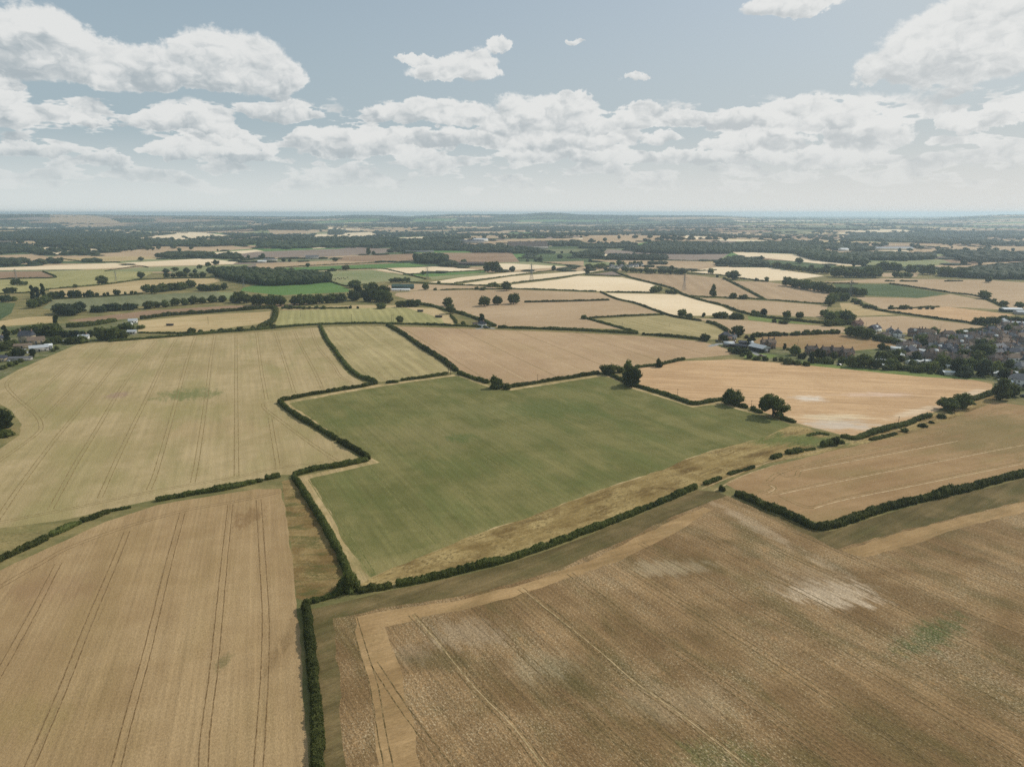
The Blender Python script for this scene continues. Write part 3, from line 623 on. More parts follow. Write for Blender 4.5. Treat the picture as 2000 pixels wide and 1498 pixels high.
tracks('tractor_track', [[(1562,920),(1688,896),(1872,861)], [(1523,965),(1661,936),(1821,904),(2000,869)], [(1590,993),(1645,977),(1768,952),(2000,905)], [(1505,948),(1513,955),(1501,962)]], 0, .45, 'track_pale', 0, .024)
PINKP = [f for f in FP if f[0] == 'pink_wheat'][0][1]
def parallel(poly, p1, p2, spacing, w_, mat, phase=0., gauge=0.):
    a, b = gp(*p1), gp(*p2); d = Vector((b.x - a.x, b.y - a.y)).normalized(); n_ = Vector((-d.y, d.x)); acc = Acc()
    for k in range(-25, 26):
        o_ = Vector((a.x, a.y)) + n_ * (k + phase) * spacing; run = []
        ts = np.arange(-700, 700, 4.); Q = np.c_[o_.x + d.x * ts, o_.y + d.y * ts]; ok = inside(Q, poly)
        for q, g_ in zip(Q, ok):
            if g_: run.append(Vector(q))
            if (not g_ or q is Q[-1]) and run:
                if len(run) > 2:
                    for s_ in ((-1, 1) if gauge else (0,)): ribbon(acc, run, w_, .02, s_ * gauge / 2, .15)
                run = []
    if acc.V: tag(acc.build('tractor_track', MATS[mat]), kind='structure')
parallel(PINKP, (1000,666), (1131,723), 48, .6, 'track_pale')
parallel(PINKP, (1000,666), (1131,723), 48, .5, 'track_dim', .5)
parallel([f for f in FP if f[0] == 'olive_hay'][0][1], (690,655), (800,735), 17, .5, 'track_straw')
# edge of the mown margin, the thin worn lines and the farm tracks
tracks('footpath', [[(1370,955),(1430,930),(1500,903),(1580,885),(1650,868)], [(1395,958),(1450,930),(1520,906)],
  [(1640,866),(1700,855),(1800,826),(1900,790)]], 0, .6, 'track_straw')
matte('road_asphalt', S(150, 148, 142), var=.12, scale=.3)
tracks('lane', [[(212,668),(350,658),(500,648.5),(600,640.5),(700,637),(800,638),(900,641.5),(1000,645),(1125,650),(1245,656)]], 0, 2.6, 'track_dim', 0)
tracks('road', [[(1655,642),(1700,650),(1750,659),(1790,676),(1800,688),(1803,705)], [(1790,676),(1850,680),(1920,684),(2030,686)], [(1800,695),(1880,702),(1960,704),(2030,700)], [(1850,664),(1930,668),(2030,670)],
  [(1384,677),(1410,671),(1428,675)], [(1465,684),(1480,693),(1497,695)], [(930,643),(950,640),(966,642)], [(30,690),(60,676),(100,668)]], 0, 4.5, 'road_asphalt', 0, .03)

parallel([f for f in FP if f[0] == 'meadow_green'][0][1], (870,930), (1000,1040), 26, .28, 'meadow_line', gauge=1.8)
# ------------------------------------------------------------------ foliage builders
def rot_quads(R, n, size, C, N=None):
    """n leaf-clump quads at centres C, facing roughly N"""
    d = R.normal(size=(n, 3)); d /= np.linalg.norm(d, axis=1)[:, None]
    if N is not None: d = d * .8 + N; d /= np.linalg.norm(d, axis=1)[:, None]
    u = np.cross(d, R.normal(size=(n, 3))); u /= np.linalg.norm(u, axis=1)[:, None]; v = np.cross(d, u)
    s_ = (size * R.uniform(.6, 1.3, n))[:, None]
    V = np.stack([C - u * s_ - v * s_ * .7, C + u * s_ * .9 - v * s_ * .6, C + u * s_ + v * s_ * .8, C - u * s_ * .8 + v * s_ * .7], 1).reshape(-1, 3)
    return V, np.arange(4 * n).reshape(n, 4)
def lumpy(R, V, amp, f=2.2, seed=0):
    ph = R.uniform(0, 6, (6, 3)); fr = R.uniform(.6, 1.6, (6, 3)) * f; k = np.zeros(len(V))
    for p, q in zip(ph, fr): k += np.sin(V[:, 0] * q[0] + p[0]) * np.sin(V[:, 1] * q[1] + p[1]) * np.cos(V[:, 2] * q[2] + p[2])
    return V * (1 + amp * k / 2)[:, None]
def crown_mesh(seed, kind, leaves, size):
    """crown for a tree 12 m tall; returns vertices and triangles"""
    R = np.random.RandomState(seed); acc = Acc()
    if kind == 'oak': rx, rz, cz, nc, cr = 5.3, 5.3, 6.2, 26, (1.6, 2.6)
    elif kind == 'open': rx, rz, cz, nc, cr = 5.4, 4.8, 6.8, 20, (1.4, 2.1)
    elif kind == 'poplar': rx, rz, cz, nc, cr = 1.7, 5.4, 6.4, 20, (.8, 1.3)
    elif kind == 'conifer': rx, rz, cz, nc, cr = 2.9, 5.2, 5.8, 18, (1.0, 1.6)
    elif kind == 'tall': rx, rz, cz, nc, cr = 3.5, 5.6, 6.2, 22, (1.2, 1.9)
    else: rx, rz, cz, nc, cr = 7.2, 6.0, 5.4, 22, (2.2, 3.4)      # bush, dense to the ground
    d = R.normal(size=(nc, 3)); d /= np.linalg.norm(d, axis=1)[:, None]
    d[:, 2] = np.where(d[:, 2] < -.8, -d[:, 2] * .4, d[:, 2])
    rr = R.uniform(.52, .80, nc)[:, None]
    c = d * rr * np.array([rx, rx * R.uniform(.85, 1.1), rz]) + (0, 0, cz)
    if kind == 'conifer': k = 1.25 - .85 * (c[:, 2] - 1) / 11; c[:, 0] *= k; c[:, 1] *= k
    
    rad = R.uniform(*cr, nc)
    for p, r in zip(c, rad):                                      # inner masses keep the crown opaque but broken
        V, F = ICO[1]; acc.add(lumpy(R, V, .25) * r * .80 * (1, 1, .85) + p, F)
    core = .62 if kind != 'open' else .30
    V, F = ICO[2]; V = lumpy(R, V, .22); Vc = V * (rx * core, rx * core, rz * core) + (0, 0, cz)
    if kind == 'conifer': k = 1.25 - .85 * (Vc[:, 2] - 1) / 11; Vc[:, 0] *= k; Vc[:, 1] *= k
    acc.add(Vc, F)
    w_ = rad ** 2 / (rad ** 2).sum(); idx = R.choice(nc, leaves, p=w_)
    nn = R.normal(size=(leaves, 3)); nn /= np.linalg.norm(nn, axis=1)[:, None]
    nn[:, 2] = np.abs(nn[:, 2]) * .6 + nn[:, 2] * .4
    C = c[idx] + nn * (rad[idx] * R.uniform(.72, 1.12, leaves))[:, None]
    C[:, 2] = np.maximum(C[:, 2], .25)
    acc.add(*rot_quads(R, leaves, size, C, nn))
    V = np.vstack(acc.V); F = np.vstack(acc.F)                  # bring every crown to the size its kind should have
    bot, wd = {'oak': (1.5, 13.0), 'open': (2.0, 13.4), 'poplar': (.5, 4.6), 'conifer': (.5, 7.4), 'tall': (1.2, 9.4)}.get(kind, (-.2, 16.5))
    for ax in (0, 1): lo, hi = np.percentile(V[:, ax], (1, 99)); V[:, ax] = (V[:, ax] - (lo + hi) / 2) * wd / (hi - lo)
    lo, hi = np.percentile(V[:, 2], (.7, 99.5)); V[:, 2] = bot + (V[:, 2] - lo) * (12 - bot) / (hi - lo); V[:, 2] = np.maximum(V[:, 2], max(bot - .6, .02))
    return V, F
def trunk_mesh(seed, kind):
    R = random.Random(seed); acc = Acc(); r0 = .45 if kind in ('oak', 'open') else .28
    top = {'oak': 5.5, 'open': 6.5, 'poplar': 9, 'conifer': 8, 'tall': 8}.get(kind, 3)
    acc.bar((0, 0, -.3), (0, 0, .8), r0 * 1.35, 8, r0); acc.bar((0, 0, .8), (R.uniform(-.3, .3), R.uniform(-.3, .3), top * .55), r0, 8, r0 * .7)
    for k in range(5 if kind in ('oak', 'open') else 3):
        a = k * 1.26 + R.random(); l = R.uniform(2, 3.6) * (1 if kind in ('oak', 'open') else .5)
        acc.bar((0, 0, top * R.uniform(.3, .55)), (math.cos(a) * l, math.sin(a) * l, top * R.uniform(.9, 1.2)), r0 * .45, 5, .08)
    return np.vstack(acc.V), np.vstack(acc.F)
LEAF = {'oak': 'oak_leaf', 'open': 'bright_leaf', 'poplar': 'dark_leaf', 'conifer': 'dark_leaf', 'tall': 'oak_leaf', 'bush': 'hedge_leaf', 'dark': 'dark_leaf'}
CAT = {'oak': 'broad_tree', 'open': 'open_tree', 'poplar': 'poplar_tree', 'conifer': 'conifer_tree', 'tall': 'slender_tree', 'bush': 'bush'}
PROTO = {}
def proto(kind, v, lod):
    key = (kind, v, lod)
    if key not in PROTO:
        n, s_ = {0: (2600, .34), 1: (800, .55), 2: (220, .95)}[lod]
        cv, cf = crown_mesh(11 + v * 7 + len(kind), kind, n, s_)
        me = mesh('crown', cv, cf, MATS[LEAF[kind]], link=False).data
        tv, tf = trunk_mesh(v, kind); tm = mesh('trunk', tv, tf, MATS['bark'], link=False).data
        PROTO[key] = (me, tm)
    return PROTO[key]
RT = random.Random(5); N_TREE = [0]; STUFFTREES = []
def tree(x, y, h_px, kind='oak', label='', w_px=None, group=None, leaf=None, h_m=None):
    p = gp(x, y); k = mpp(p); h = h_m or h_px * k / math.cos(PITCH * .4)
    width = {'oak': 13, 'open': 13.4, 'poplar': 4.6, 'conifer': 7.4, 'tall': 9.4, 'bush': 16.5}[kind] / 12
    s_ = h / 12; sx = (w_px * k / width / 12) if w_px else s_ * RT.uniform(.85, 1.3)
    lod = 0 if h_px >= 26 else (1 if h_px >= 11 else 2)
    cm, tm = proto(kind, RT.randrange(4 if lod else 5), lod)
    name = CAT[kind]; rz = RT.uniform(0, 6.28)
    if kind == 'bush':
        o = bpy.data.objects.new('bush', cm); root = o; o.scale = (sx, sx * RT.uniform(.85, 1.1), s_)
    else:
        root = bpy.data.objects.new(name, None); c = bpy.data.objects.new('crown', cm); t_ = bpy.data.objects.new('trunk', tm)
        COL.objects.link(c); COL.objects.link(t_); c.parent = root; t_.parent = root; o = c
        root.scale = (sx, sx * RT.uniform(.9, 1.1), s_)
    if leaf: o.material_slots[0].link = 'OBJECT'
    COL.objects.link(root)
    if leaf: o.material_slots[0].material = MATS[leaf]
    root.location = p; root.rotation_euler = (0, 0, rz)
    tag(root, label, {'poplar': 'poplar', 'conifer': 'conifer', 'bush': 'bush'}.get(kind, 'tree'), group); N_TREE[0] += 1
    return root
ORD = ['first', 'second', 'third', 'fourth', 'fifth', 'sixth', 'seventh', 'eighth', 'ninth', 'tenth', 'eleventh', 'twelfth', 'thirteenth', 'fourteenth', 'fifteenth',
       'sixteenth', 'seventeenth', 'eighteenth', 'nineteenth', 'twentieth', 'twenty-first', 'twenty-second', 'twenty-third', 'twenty-fourth', 'twenty-fifth', 'twenty-sixth',
       'twenty-seventh', 'twenty-eighth', 'twenty-ninth', 'thirtieth']
def walk(pts, n, jx=.25, jy=0., rng=RT):
    pts = [Vector(p) for p in pts]; L = [(b - a).length for a, b in zip(pts, pts[1:])]; T = sum(L); out = []
    for i in range(n):
        d = T * (i + .5 + rng.uniform(-jx, jx)) / n
        for a, b, l in zip(pts, pts[1:], L):
            if d <= l or b is pts[-1]: q = a.lerp(b, min(d / l, 1)); break
            d -= l
        out.append((q.x, q.y + rng.uniform(-jy, jy)))
    return out
def row(pts, n, h, kinds, what, jy=.6, leaf=None, wk=None):
    ks = kinds.split()
    for i, (x, y) in enumerate(sorted(walk(pts, n, .3, jy))):
        k = ks[RT.randrange(len(ks))]; hh = RT.uniform(*h)
        adj = {'oak': 'round', 'tall': 'slender', 'bush': 'low bushy', 'conifer': 'pointed', 'poplar': 'column-shaped', 'open': 'light green'}[k]
        tree(x, y, hh, k, f'{adj.split()[0]} {"bush" if k == "bush" else "tree"}, {ORD[i]} from left {what}', group=f'trees {what}', leaf=leaf, w_px=(hh * RT.uniform(*wk)) if wk else None)

# woods, thickets and distant hedgerows that read as one mass
class Canopy(Acc):
    def __init__(s, seed): super().__init__(); s.R = np.random.RandomState(seed); s.pack = {}
        
    def crown(s, p, h, r, lod=1):
        R = s.R; h = h * (1 - .5 * float(smooth(3000, 8000, math.hypot(p[0], p[1]))))
        if lod == 3:
            V, F = ICO[1]; V = V * R.uniform(.72, 1.2, (len(V), 1))
            s.add(V * (r, r, h * .5) + (p[0], p[1], p[2] + h * .52), F); return
        key = (lod, R.randint(6))
        if key not in s.pack:
            A = Acc(); V, F = ICO[2]; A.add(lumpy(R, V, .28, 2.6), F)
            n = 110 if lod == 1 else 36
            d = R.normal(size=(n, 3)); d /= np.linalg.norm(d, axis=1)[:, None]; d[:, 2] = np.abs(d[:, 2]) * .85 - .15
            A.add(*rot_quads(R, n, .16 if lod == 1 else .24, lumpy(R, d, .25) * R.uniform(.95, 1.12, (n, 1)), d)); s.pack[key] = (np.vstack(A.V), np.vstack(A.F))
        V, F = s.pack[key]; a = R.uniform(0, 6.28); ca, sa = math.cos(a), math.sin(a)
        V = np.c_[V[:, 0] * ca - V[:, 1] * sa, V[:, 0] * sa + V[:, 1] * ca, V[:, 2]]
        s.add(V * (r, r * R.uniform(.85, 1.15), h * .5) + (p[0], p[1], p[2] + h * .5), F)
def wood(name, label, outline, h_px, spacing_m, lod=1, seed=1, leaf='far_leaf', kind='stuff', maxn=2500):
    poly = np.array([gp(x, y)[:2] for x, y in outline]); c = Canopy(seed); R = c.R
    lo, hi = poly.min(0), poly.max(0); xs = np.arange(lo[0], hi[0], spacing_m); ys = np.arange(lo[1], hi[1], spacing_m)
    G = np.array([(x, y) for x in xs for y in ys]) + R.uniform(-.4, .4, (len(xs) * len(ys), 2)) * spacing_m
    G = G[inside(G, poly)][:maxn]
    if len(G) == 0: G = poly.mean(0)[None]
    m_ = mpp(gp(*outline[0]))
    for q in G:
        z = float(HT(q[0], q[1])); h = h_px * m_ * R.uniform(.75, 1.12); c.crown((q[0], q[1], z), h, spacing_m * R.uniform(.62, .85), lod)
    o = c.build(name, MATS[leaf]); return tag(o, label, 'wood', None, kind)

# ------------------------------------------------------------------ hedges
def hedge(pts_px, width, height, label, rag=.25, leaf='hedge_leaf', cat='hedge', name='hedge', smoothit=True, seed=None, bumps=0.):
    P = [gp(x, y) for x, y in pts_px]; width *= .64; height *= .8
    if len(P) > 2 and smoothit: P = catmull(P, 5)
    dist = sum(p.length for p in P) / len(P); st = max(.5, dist / 420)
    P = subdiv(P, st); n = len(P); seed = seed if seed is not None else int(abs(pts_px[0][0] * 13 + pts_px[0][1] * 7)) % 9999
    R = np.random.RandomState(seed); Q = np.array([p[:2] for p in P]); T = np.gradient(Q, axis=0) if n > 1 else np.array([[1, 0]]); T /= np.linalg.norm(T, axis=1)[:, None] + 1e-9
    N = np.c_[-T[:, 1], T[:, 0]]
    prof = np.array([(-.5, -.05), (-.56, .35), (-.50, .74), (-.27, .97), (0, 1.03), (.27, .97), (.50, .74), (.56, .35), (.5, -.05)]); m_ = len(prof)
    def wob(sc, amp):
        a = R.normal(size=n); kf = max(1, min(int(sc / st), n)); a = np.convolve(a, np.ones(kf) / kf, 'same'); a /= (a.std() + 1e-6); return a * amp
    hm = height * (1 + wob(3, rag * .35) + wob(12, rag * .45) + wob(1, rag * .3)); wm = width * (1 + wob(2.5, rag * .35) + wob(7, rag * .3)); cm = wob(5, width * rag * .2)
    if bumps: hm = hm * (1 + bumps * np.maximum(0, wob(4, 1.)))
    hm = np.clip(hm, height * .45, height * 2.4); wm = np.clip(wm, width * .5, width * 1.7)
    taper = np.minimum(1, (np.minimum(np.arange(n), np.arange(n)[::-1]) * st + .4) / (width * .6)) ** .5
    V = np.zeros((n, m_, 3))
    off = cm[:, None] + prof[:, 0][None] * (wm * taper)[:, None]
    V[..., :2] = Q[:, None] + N[:, None] * off[..., None]
    z0 = HT(Q[:, 0], Q[:, 1]); V[..., 2] = z0[:, None] + prof[:, 1][None] * (hm * (.6 + .4 * taper))[:, None]
    V += R.normal(size=V.shape) * min(.16, width * .05) * np.array([1, 1, 1.]); Vf = V.reshape(-1, 3)
    F = [(i * m_ + j, (i + 1) * m_ + j, (i + 1) * m_ + j + 1, i * m_ + j + 1) for i in range(n - 1) for j in range(m_ - 1)]
    acc = Acc(); acc.add(Vf, F)
    acc.add(V[0], [(0, j, j + 1) for j in range(1, m_ - 1)]); acc.add(V[-1], [(0, j + 1, j) for j in range(1, m_ - 1)])
    dens, sz = (20, .17) if dist < 260 else ((9, .25) if dist < 480 else ((3.0, .40) if dist < 900 else (1., .65)))
    L = n * st; k = int(min(L * (width + 2 * height) * dens, 60000))
    if k > 0 and n > 2:
        i = R.randint(0, n - 1, k); t = R.uniform(0, 1, k); j = R.uniform(0, m_ - 1.001, k); j0 = j.astype(int); jf = (j - j0)[:, None]
        A = V[i, j0] * (1 - jf) + V[i, j0 + 1] * jf; B = V[i + 1, j0] * (1 - jf) + V[i + 1, j0 + 1] * jf; C = A * (1 - t[:, None]) + B * t[:, None]
        nx = np.interp(j, range(m_), [-1, -1, -.8, -.3, 0, .3, .8, 1, 1]); nz = np.interp(j, range(m_), [0, .1, .6, 1, 1, 1, .6, .1, 0])
        NN = np.c_[N[i] * nx[:, None], nz]; C = C + NN * (R.uniform(-.05, .34, k) * min(1.5, width / 2.6))[:, None]
        acc.add(*rot_quads(R, k, sz, C, NN))
    return tag(acc.build(name, MATS[leaf]), label, cat)

HEDGES = [
 ([(545,786),(577,812),(615,833.5),(658,860)], 3.2, 2.6, 'dark green hedge running diagonally from the west corner of the green field'),
 ([(660,862),(708,888),(721,898)], 3.2, 2.5, 'short dark hedge below the gap, ending at the notch of the green field'),
 ([(718,899),(671,910),(617.5,918),(573,930)], 3.2, 2.4, 'dark hedge along the lower side of the notch of the green field'),
 ([(573,932),(583,946),(596,967),(615,996),(633.5,1026),(655,1066),(671,1100),(680,1125)], 3.0, 2.5, 'leafy hedge down the left side of the green field to the round bush'),
 ([(668,1158),(633.5,1169),(607,1175),(598,1183)], 2.6, 2.0, 'short hedge from the round bush to the foreground corner'),
 ([(597,1184),(603,1231),(608,1285),(615,1338),(619,1405),(621,1498),(623,1600)], 3.1, 2.6, 'thick hedge running out of the bottom edge between the two foreground crops'),
 ([(698,1157),(730,1150),(765,1145)], 2.4, 1.9, 'short hedge between the round bush and the gap in the south hedge'),
 ([(773,1144),(834,1133),(900,1117),(950,1105),(1000,1091),(1055,1073),(1115,1051),(1187,1024),(1240,1003),(1294,980.5),(1360,953)], 2.8, 2.4, 'long clipped hedge along the south side of the dry grass strip'),
 ([(1375,947),(1408,934)], 2.6, 1.8, 'very short hedge at the track junction right of the long south hedge'),
 ([(1423,927),(1473,913)], 2.2, 1.6, 'thin short hedge beside the field path, second from the track junction'),
 ([(1505,896),(1525,891)], 3.4, 1.6, 'low green bramble patch left of the ditch clump'),
 ([(1535,887),(1569,881)], 4.0, 2.0, 'low green bramble mound, middle one of three beside the path'),
 ([(1572,880),(1591,877)], 3.0, 1.5, 'small grey-green bramble patch right of the middle mound'),
 ([(1604,873),(1628,868)], 4.0, 2.2, 'bramble mound at the foot of the small round tree by the ditch'),
 ([(1577,851),(1598,847),(1619,850)], 3.0, 1.4, 'curved low mound of scrub on the green grass patch'),
 ([(1642,853),(1671,858),(1697.6,849),(1735,838),(1767,831),(1799,818),(1818,813)], 4.2, 2.3, 'thick hedge along the lower edge of the orange wheat field'),
 ([(1700,860),(1751,848)], 2.8, 1.3, 'long low bramble bank in front of the thick hedge'),
 ([(1895,783),(1943,768)], 4.5, 2.6, 'overgrown hedge between the pair of round trees and the village'),
 ([(1405,957),(1416,960)], 2.6, 2.2, 'tiny isolated hedge stump at the head of the right hedge'),
 ([(1436,966),(1470,980),(1500,994.5),(1527,1003),(1567,1021),(1598,1033),(1625.5,1029),(1666,1016),(1719,998),(1754,989),(1807,976),(1874,960),(1941,942),(2000,928),(2120,900)], 4.2, 2.9, 'broad dark hedge with a sharp bend below the brown wheat on the right'),
 ([(-70,1128),(0,1095),(40,1076.6),(93,1052)], 3.4, 2.2, 'hedge at the left edge above the foreground wheat, leftmost of its line'),
 ([(97,1048),(130,1034),(158,1022)], 3.2, 1.8, 'hedge piece second from the left above the foreground wheat'),
 ([(159,1020),(214,1000)], 3.2, 1.9, 'hedge piece third from the left above the foreground wheat'),
 ([(215,999),(256,991)], 2.4, .9, 'thin line of weeds between two hedge pieces above the foreground wheat'),
 ([(305,979),(374,966),(438,956),(500,942.5)], 3.2, 2.2, 'long dark hedge piece on the olive wheat edge, left of the rough strip'),
 ([(500,942),(512,939)], 2.6, 1.5, 'small hedge end right of the long dark piece'),
 ([(518,937),(547,931)], 3.0, 1.9, 'short hedge piece at the top of the rough brown strip'),
 ([(547,784),(607,771.5),(660,763.5),(700,757),(737,749.5)], 3.0, 2.4, 'dark hedge between the olive wheat and the top left of the green field'),
 ([(754,749),(778,747)], 2.4, 1.5, 'low sparse hedge between two gaps on the top edge of the green field'),
 ([(783,744),(830,738),(874,731)], 2.8, 2.2, 'hedge between the striped hay field and the green field'),
 ([(625,636),(631,650),(640,667),(652,682),(666,702),(682,721),(703,737),(735,748)], 3.6, 2.4, 'curving hedge between the olive wheat and the striped hay field'),
 ([(757.5,636),(790,655),(825,680),(862.5,702.5),(892,726)], 5.0, 3.0, 'thick diagonal hedge between the striped hay and the pink wheat'),
 ([(895,730),(925,740),(954,749)], 3.8, 2.6, 'hedge from the pole corner to the dark round bush'),
 ([(996,757),(1053,747.5),(1107,739.5),(1171,730)], 3.4, 2.4, 'hedge from the dark round bush to the gap, below the pink wheat'),
 ([(1190,732),(1214,744),(1228,752)], 3.4, 2.2, 'short hedge running down to the tall oak on the green field edge'),
 ([(1237,754),(1267,762),(1315,777),(1352.6,790),(1374,787.6),(1411,781),(1420,783)], 3.6, 2.4, 'V-shaped hedge between the tall oak and the second oak'),
 ([(1442,793),(1459,798)], 3.0, 1.8, 'short hedge right behind the second oak'),
 ([(1467,801),(1489,807.6)], 3.2, 2.0, 'short hedge between the second oak and the sunlit oak'),
 ([(1524,818),(1553,826)], 3.4, 2.2, 'dark hedge end to the right of the sunlit oak'),
 ([(1240,719),(1288,713),(1336.5,702)], 3.8, 2.2, 'hedge between the pink wheat and the orange wheat'),
 ([(212,668),(350,657),(430,650),(500,645)], 3.2, 2.2, 'hedge along the far edge of the olive wheat, left part'),
 ([(500,645),(600,636),(700,632.5),(800,634),(900,637.5),(958,640.5)], 3.2, 2.4, 'long lane hedge along the heads of the hay and pink wheat fields'),
 ([(972,641),(1000,641.5),(1125,646),(1247,652.5)], 4.0, 2.8, 'long dark hedge at the top of the pink wheat, left of the gap'),
 ([(1254,654),(1310,658),(1370,664)], 4.0, 2.6, 'dark hedge at the top of the pink wheat, right of the gap'),
 ([(1145,622.5),(1215,642),(1245,650)], 3.2, 2.2, 'slanting hedge on the left side of the olive lens-shaped field'),
 ([(1150,622),(1200,619),(1297,615)], 2.6, 2.0, 'level hedge on top of the olive lens-shaped field'),
 ([(1172.5,571),(1205,585),(1240,592.5),(1287.5,610),(1320,620),(1370,627.5)], 2.8, 2.2, 'long winding hedge below the cream field beside the tan field'),
 ([(1380,630),(1400,635),(1425,650)], 5.0, 3.0, 'thick curving hedge above the farm'),
 ([(1024,591),(1100,589.5),(1190,587)], 3.6, 2.4, 'isolated straight hedge in the middle of the tan field'),
 ([(990,564),(1080,567),(1165,570)], 2.4, 1.9, 'thin hedge under the large cream field, left half'),
 ([(1185,571),(1275,572.5)], 2.6, 2.0, 'thin hedge under the large cream field, right half'),
 ([(1000,554),(1087.5,544),(1140,536),(1195,530)], 2.8, 2.1, 'hedge over the top of the large cream field'),
 ([(1142.5,537),(1212.5,540)], 2.6, 2.0, 'short level hedge right above the large cream field'),
 ([(887,554),(1000,539),(1100,526)], 2.4, 1.9, 'slanting hedge between the two narrow cream strips'),
 ([(1050,512.5),(1090,516.5),(1135,521)], 2.6, 2.0, 'hedge behind the tall middle pylon'),
 ([(1197.5,530),(1225,541),(1275,554),(1312,564),(1332.5,575),(1362.5,585),(1412.5,597.5),(1437.5,607.5),(1465,615)], 3.4, 2.4, 'long roadside hedge curving past the middle copse'),
 ([(1465,616),(1500,621),(1600,632),(1650,636)], 4.0, 2.8, 'dark roadside hedge above the garden fields'),
 ([(1342,535),(1400,537.5),(1450,545),(1500,551)], 3.2, 2.2, 'hedge below the right cream field'),
 ([(1412.5,544),(1450,562.5),(1492,585)], 4.0, 2.6, 'diagonal hedge between the two lined tan fields'),
 ([(1337,579),(1420,582),(1500,586),(1560,591),(1620,595)], 2.4, 1.8, 'long thin hedge under the lined tan fields'),
 ([(1710,606),(1775,615),(1830,623),(1900,632.5),(1952,643)], 3.2, 2.2, 'long straight hedge below the gold field near the village'),
 ([(1735,604),(1790,602),(1835,600)], 2.6, 1.9, 'thin hedge with small bushes above the gold field'),
 ([(1737,555),(1800,564),(1857,572.5),(1912,580),(1967,603)], 3.6, 2.4, 'dark diagonal hedge beyond the far green field'),
 ([(1595,554),(1675,554.5)], 3.0, 2.0, 'thin level hedge at the left of the far green field'),
 ([(1728,550),(1747,550)], 4.0, 2.4, 'short hedge piece in the far tan field, leftmost'),
 ([(1757,550),(1792,550.5)], 4.0, 2.4, 'short hedge piece in the far tan field, middle'),
 ([(1845,550),(1880,549.5)], 4.0, 2.4, 'short hedge piece in the far tan field, rightmost'),
 ([(1880,650),(1915,646),(1952,643)], 5.0, 3.2, 'dark hedge at the head of the village gardens'),
 ([(270,651),(380,652),(450,648)], 3.0, 1.6, 'low verge hedge above the long left lane'),
 ([(275,624),(320,618),(400,612),(480,606),(534,603),(538,612),(536,622),(528,632),(505,642)], 6.5, 4.4, 'tall overgrown hedge around the small gold field'),
 ([(130,640),(165,638),(200,633),(226,627)], 8.0, 5.0, 'tall thick hedge above the paddock near the left hamlet'),
 ([(90,566),(200,557),(270,548),(330,545),(420,543)], 3.5, 2.2, 'hedge beyond the striped yellow field'),
 ([(0,546),(60,544),(109,542.5),(84,531)], 3.4, 2.2, 'hooked hedge around the far brown field at the left'),
 ([(-40,576),(40,573),(95,567)], 2.8, 1.8, 'thin hedge near the left edge above the scattered trees'),
 ([(100,585),(200,580),(280,575)], 3.0, 2.2, 'hedge at the foot of the row of far left trees'),
 ([(550,603),(620,603),(680,603)], 3.0, 2.4, 'hedge at the top of the olive crop field'),
 ([(860,567),(940,565),(1000,566)], 3.0, 1.8, 'hedge at the top of the tan field with the three oaks'),
 ([(820,595),(850,600),(872,607),(900,613),(935,625),(968,638)], 5.0, 3.0, 'thick dark hedge curving down to the white cottage'),
 ([(880,617),(888,625),(892,632)], 3.4, 2.6, 'short hedge beside the pale paddock left of the cottage'),
 ([(537,524),(640,518),(760,513)], 2.8, 2.0, 'hedge above the far bright green strip'),
 ([(587,530),(732,525.5),(770,530),(832,546)], 2.8, 2.0, 'hedge around the far pasture with grazing cattle'),
 ([(787,537),(945,529)], 2.6, 2.0, 'thin hedge between the cream and green strips'),
 ([(645,551),(680,560),(712,556)], 3.0, 2.0, 'hedge at the lower end of the cattle pasture'),
 ([(800,552),(860,556),(950,559),(1000,563)], 2.6, 2.0, 'long thin hedge left of the large cream field'),
 ([(205,530),(270,521),(290,523)], 2.6, 1.8, 'thin far hedge below the long pale strip at left'),
 ([(112,505),(170,512),(235,513)], 3.0, 2.0, 'thin far hedge above the long pale strip at left'),
 ([(1150,507),(1300,509),(1420,511),(1500,509)], 3.0, 2.2, 'far hedge behind the white village'),
 ([(1400,528),(1350,531)], 2.6, 2.0, 'short far hedge by the right cream field'),
 ([(1490,521),(1560,527),(1610,533)], 3.0, 2.4, 'hedge along the top of the right cream field'),
 ([(1537,683),(1562,688)], 5.0, 3.0, 'clipped dark garden hedge behind the brick houses'),
 ([(1590,708),(1628,711)], 6.0, 3.6, 'tall clipped dark hedge in front of the terrace gardens'),
]
for i, h_ in enumerate(HEDGES): hedge(*h_)
def nrow(i): pass
# ------------------------------------------------------------------ trees and bushes one can tell apart
T_ = tree
T_(1232.5, 753, 38, 'oak', 'tall oak with a visible trunk on the top edge of the green field', 36)
T_(1433, 790, 30, 'oak', 'round dark oak at the corner where orange wheat meets green field', 37)
T_(1509, 813, 43, 'open', 'sunlit oak with an open yellowish crown on the green field edge', 46)
T_(970, 758, 25, 'bush', 'dark round bush in the hedge at the top corner of the green field', 26)
T_(990, 760, 12, 'bush', 'small bush beside the dark round bush in the top hedge', 16)
T_(681, 1150, 42, 'bush', 'large round bush at the bottom corner of the green field', 44)
T_(1188, 730, 20, 'bush', 'wide dark bush at the gap left of the tall oak', 32)
T_(1211, 727, 13, 'bush', 'low bush between the wide dark bush and the tall oak', 16)
T_(1227, 722, 20, 'bush', 'upright dark bush just behind the tall oak', 18)
T_(1287, 717, 17, 'bush', 'lone bush in the hedge between pink and orange wheat', 15)
T_(1470, 801, 10, 'bush', 'small bush by the pole between the two oaks', 9)
T_(1852, 801, 24, 'oak', 'dark round tree in the right hedge, left one of a pair', 36)
T_(1878, 797, 30, 'oak', 'dark round tree in the right hedge, right one of a pair', 30)
T_(1629.5, 868, 17, 'bush', 'small round dark tree beside the ditch below orange wheat', 18)
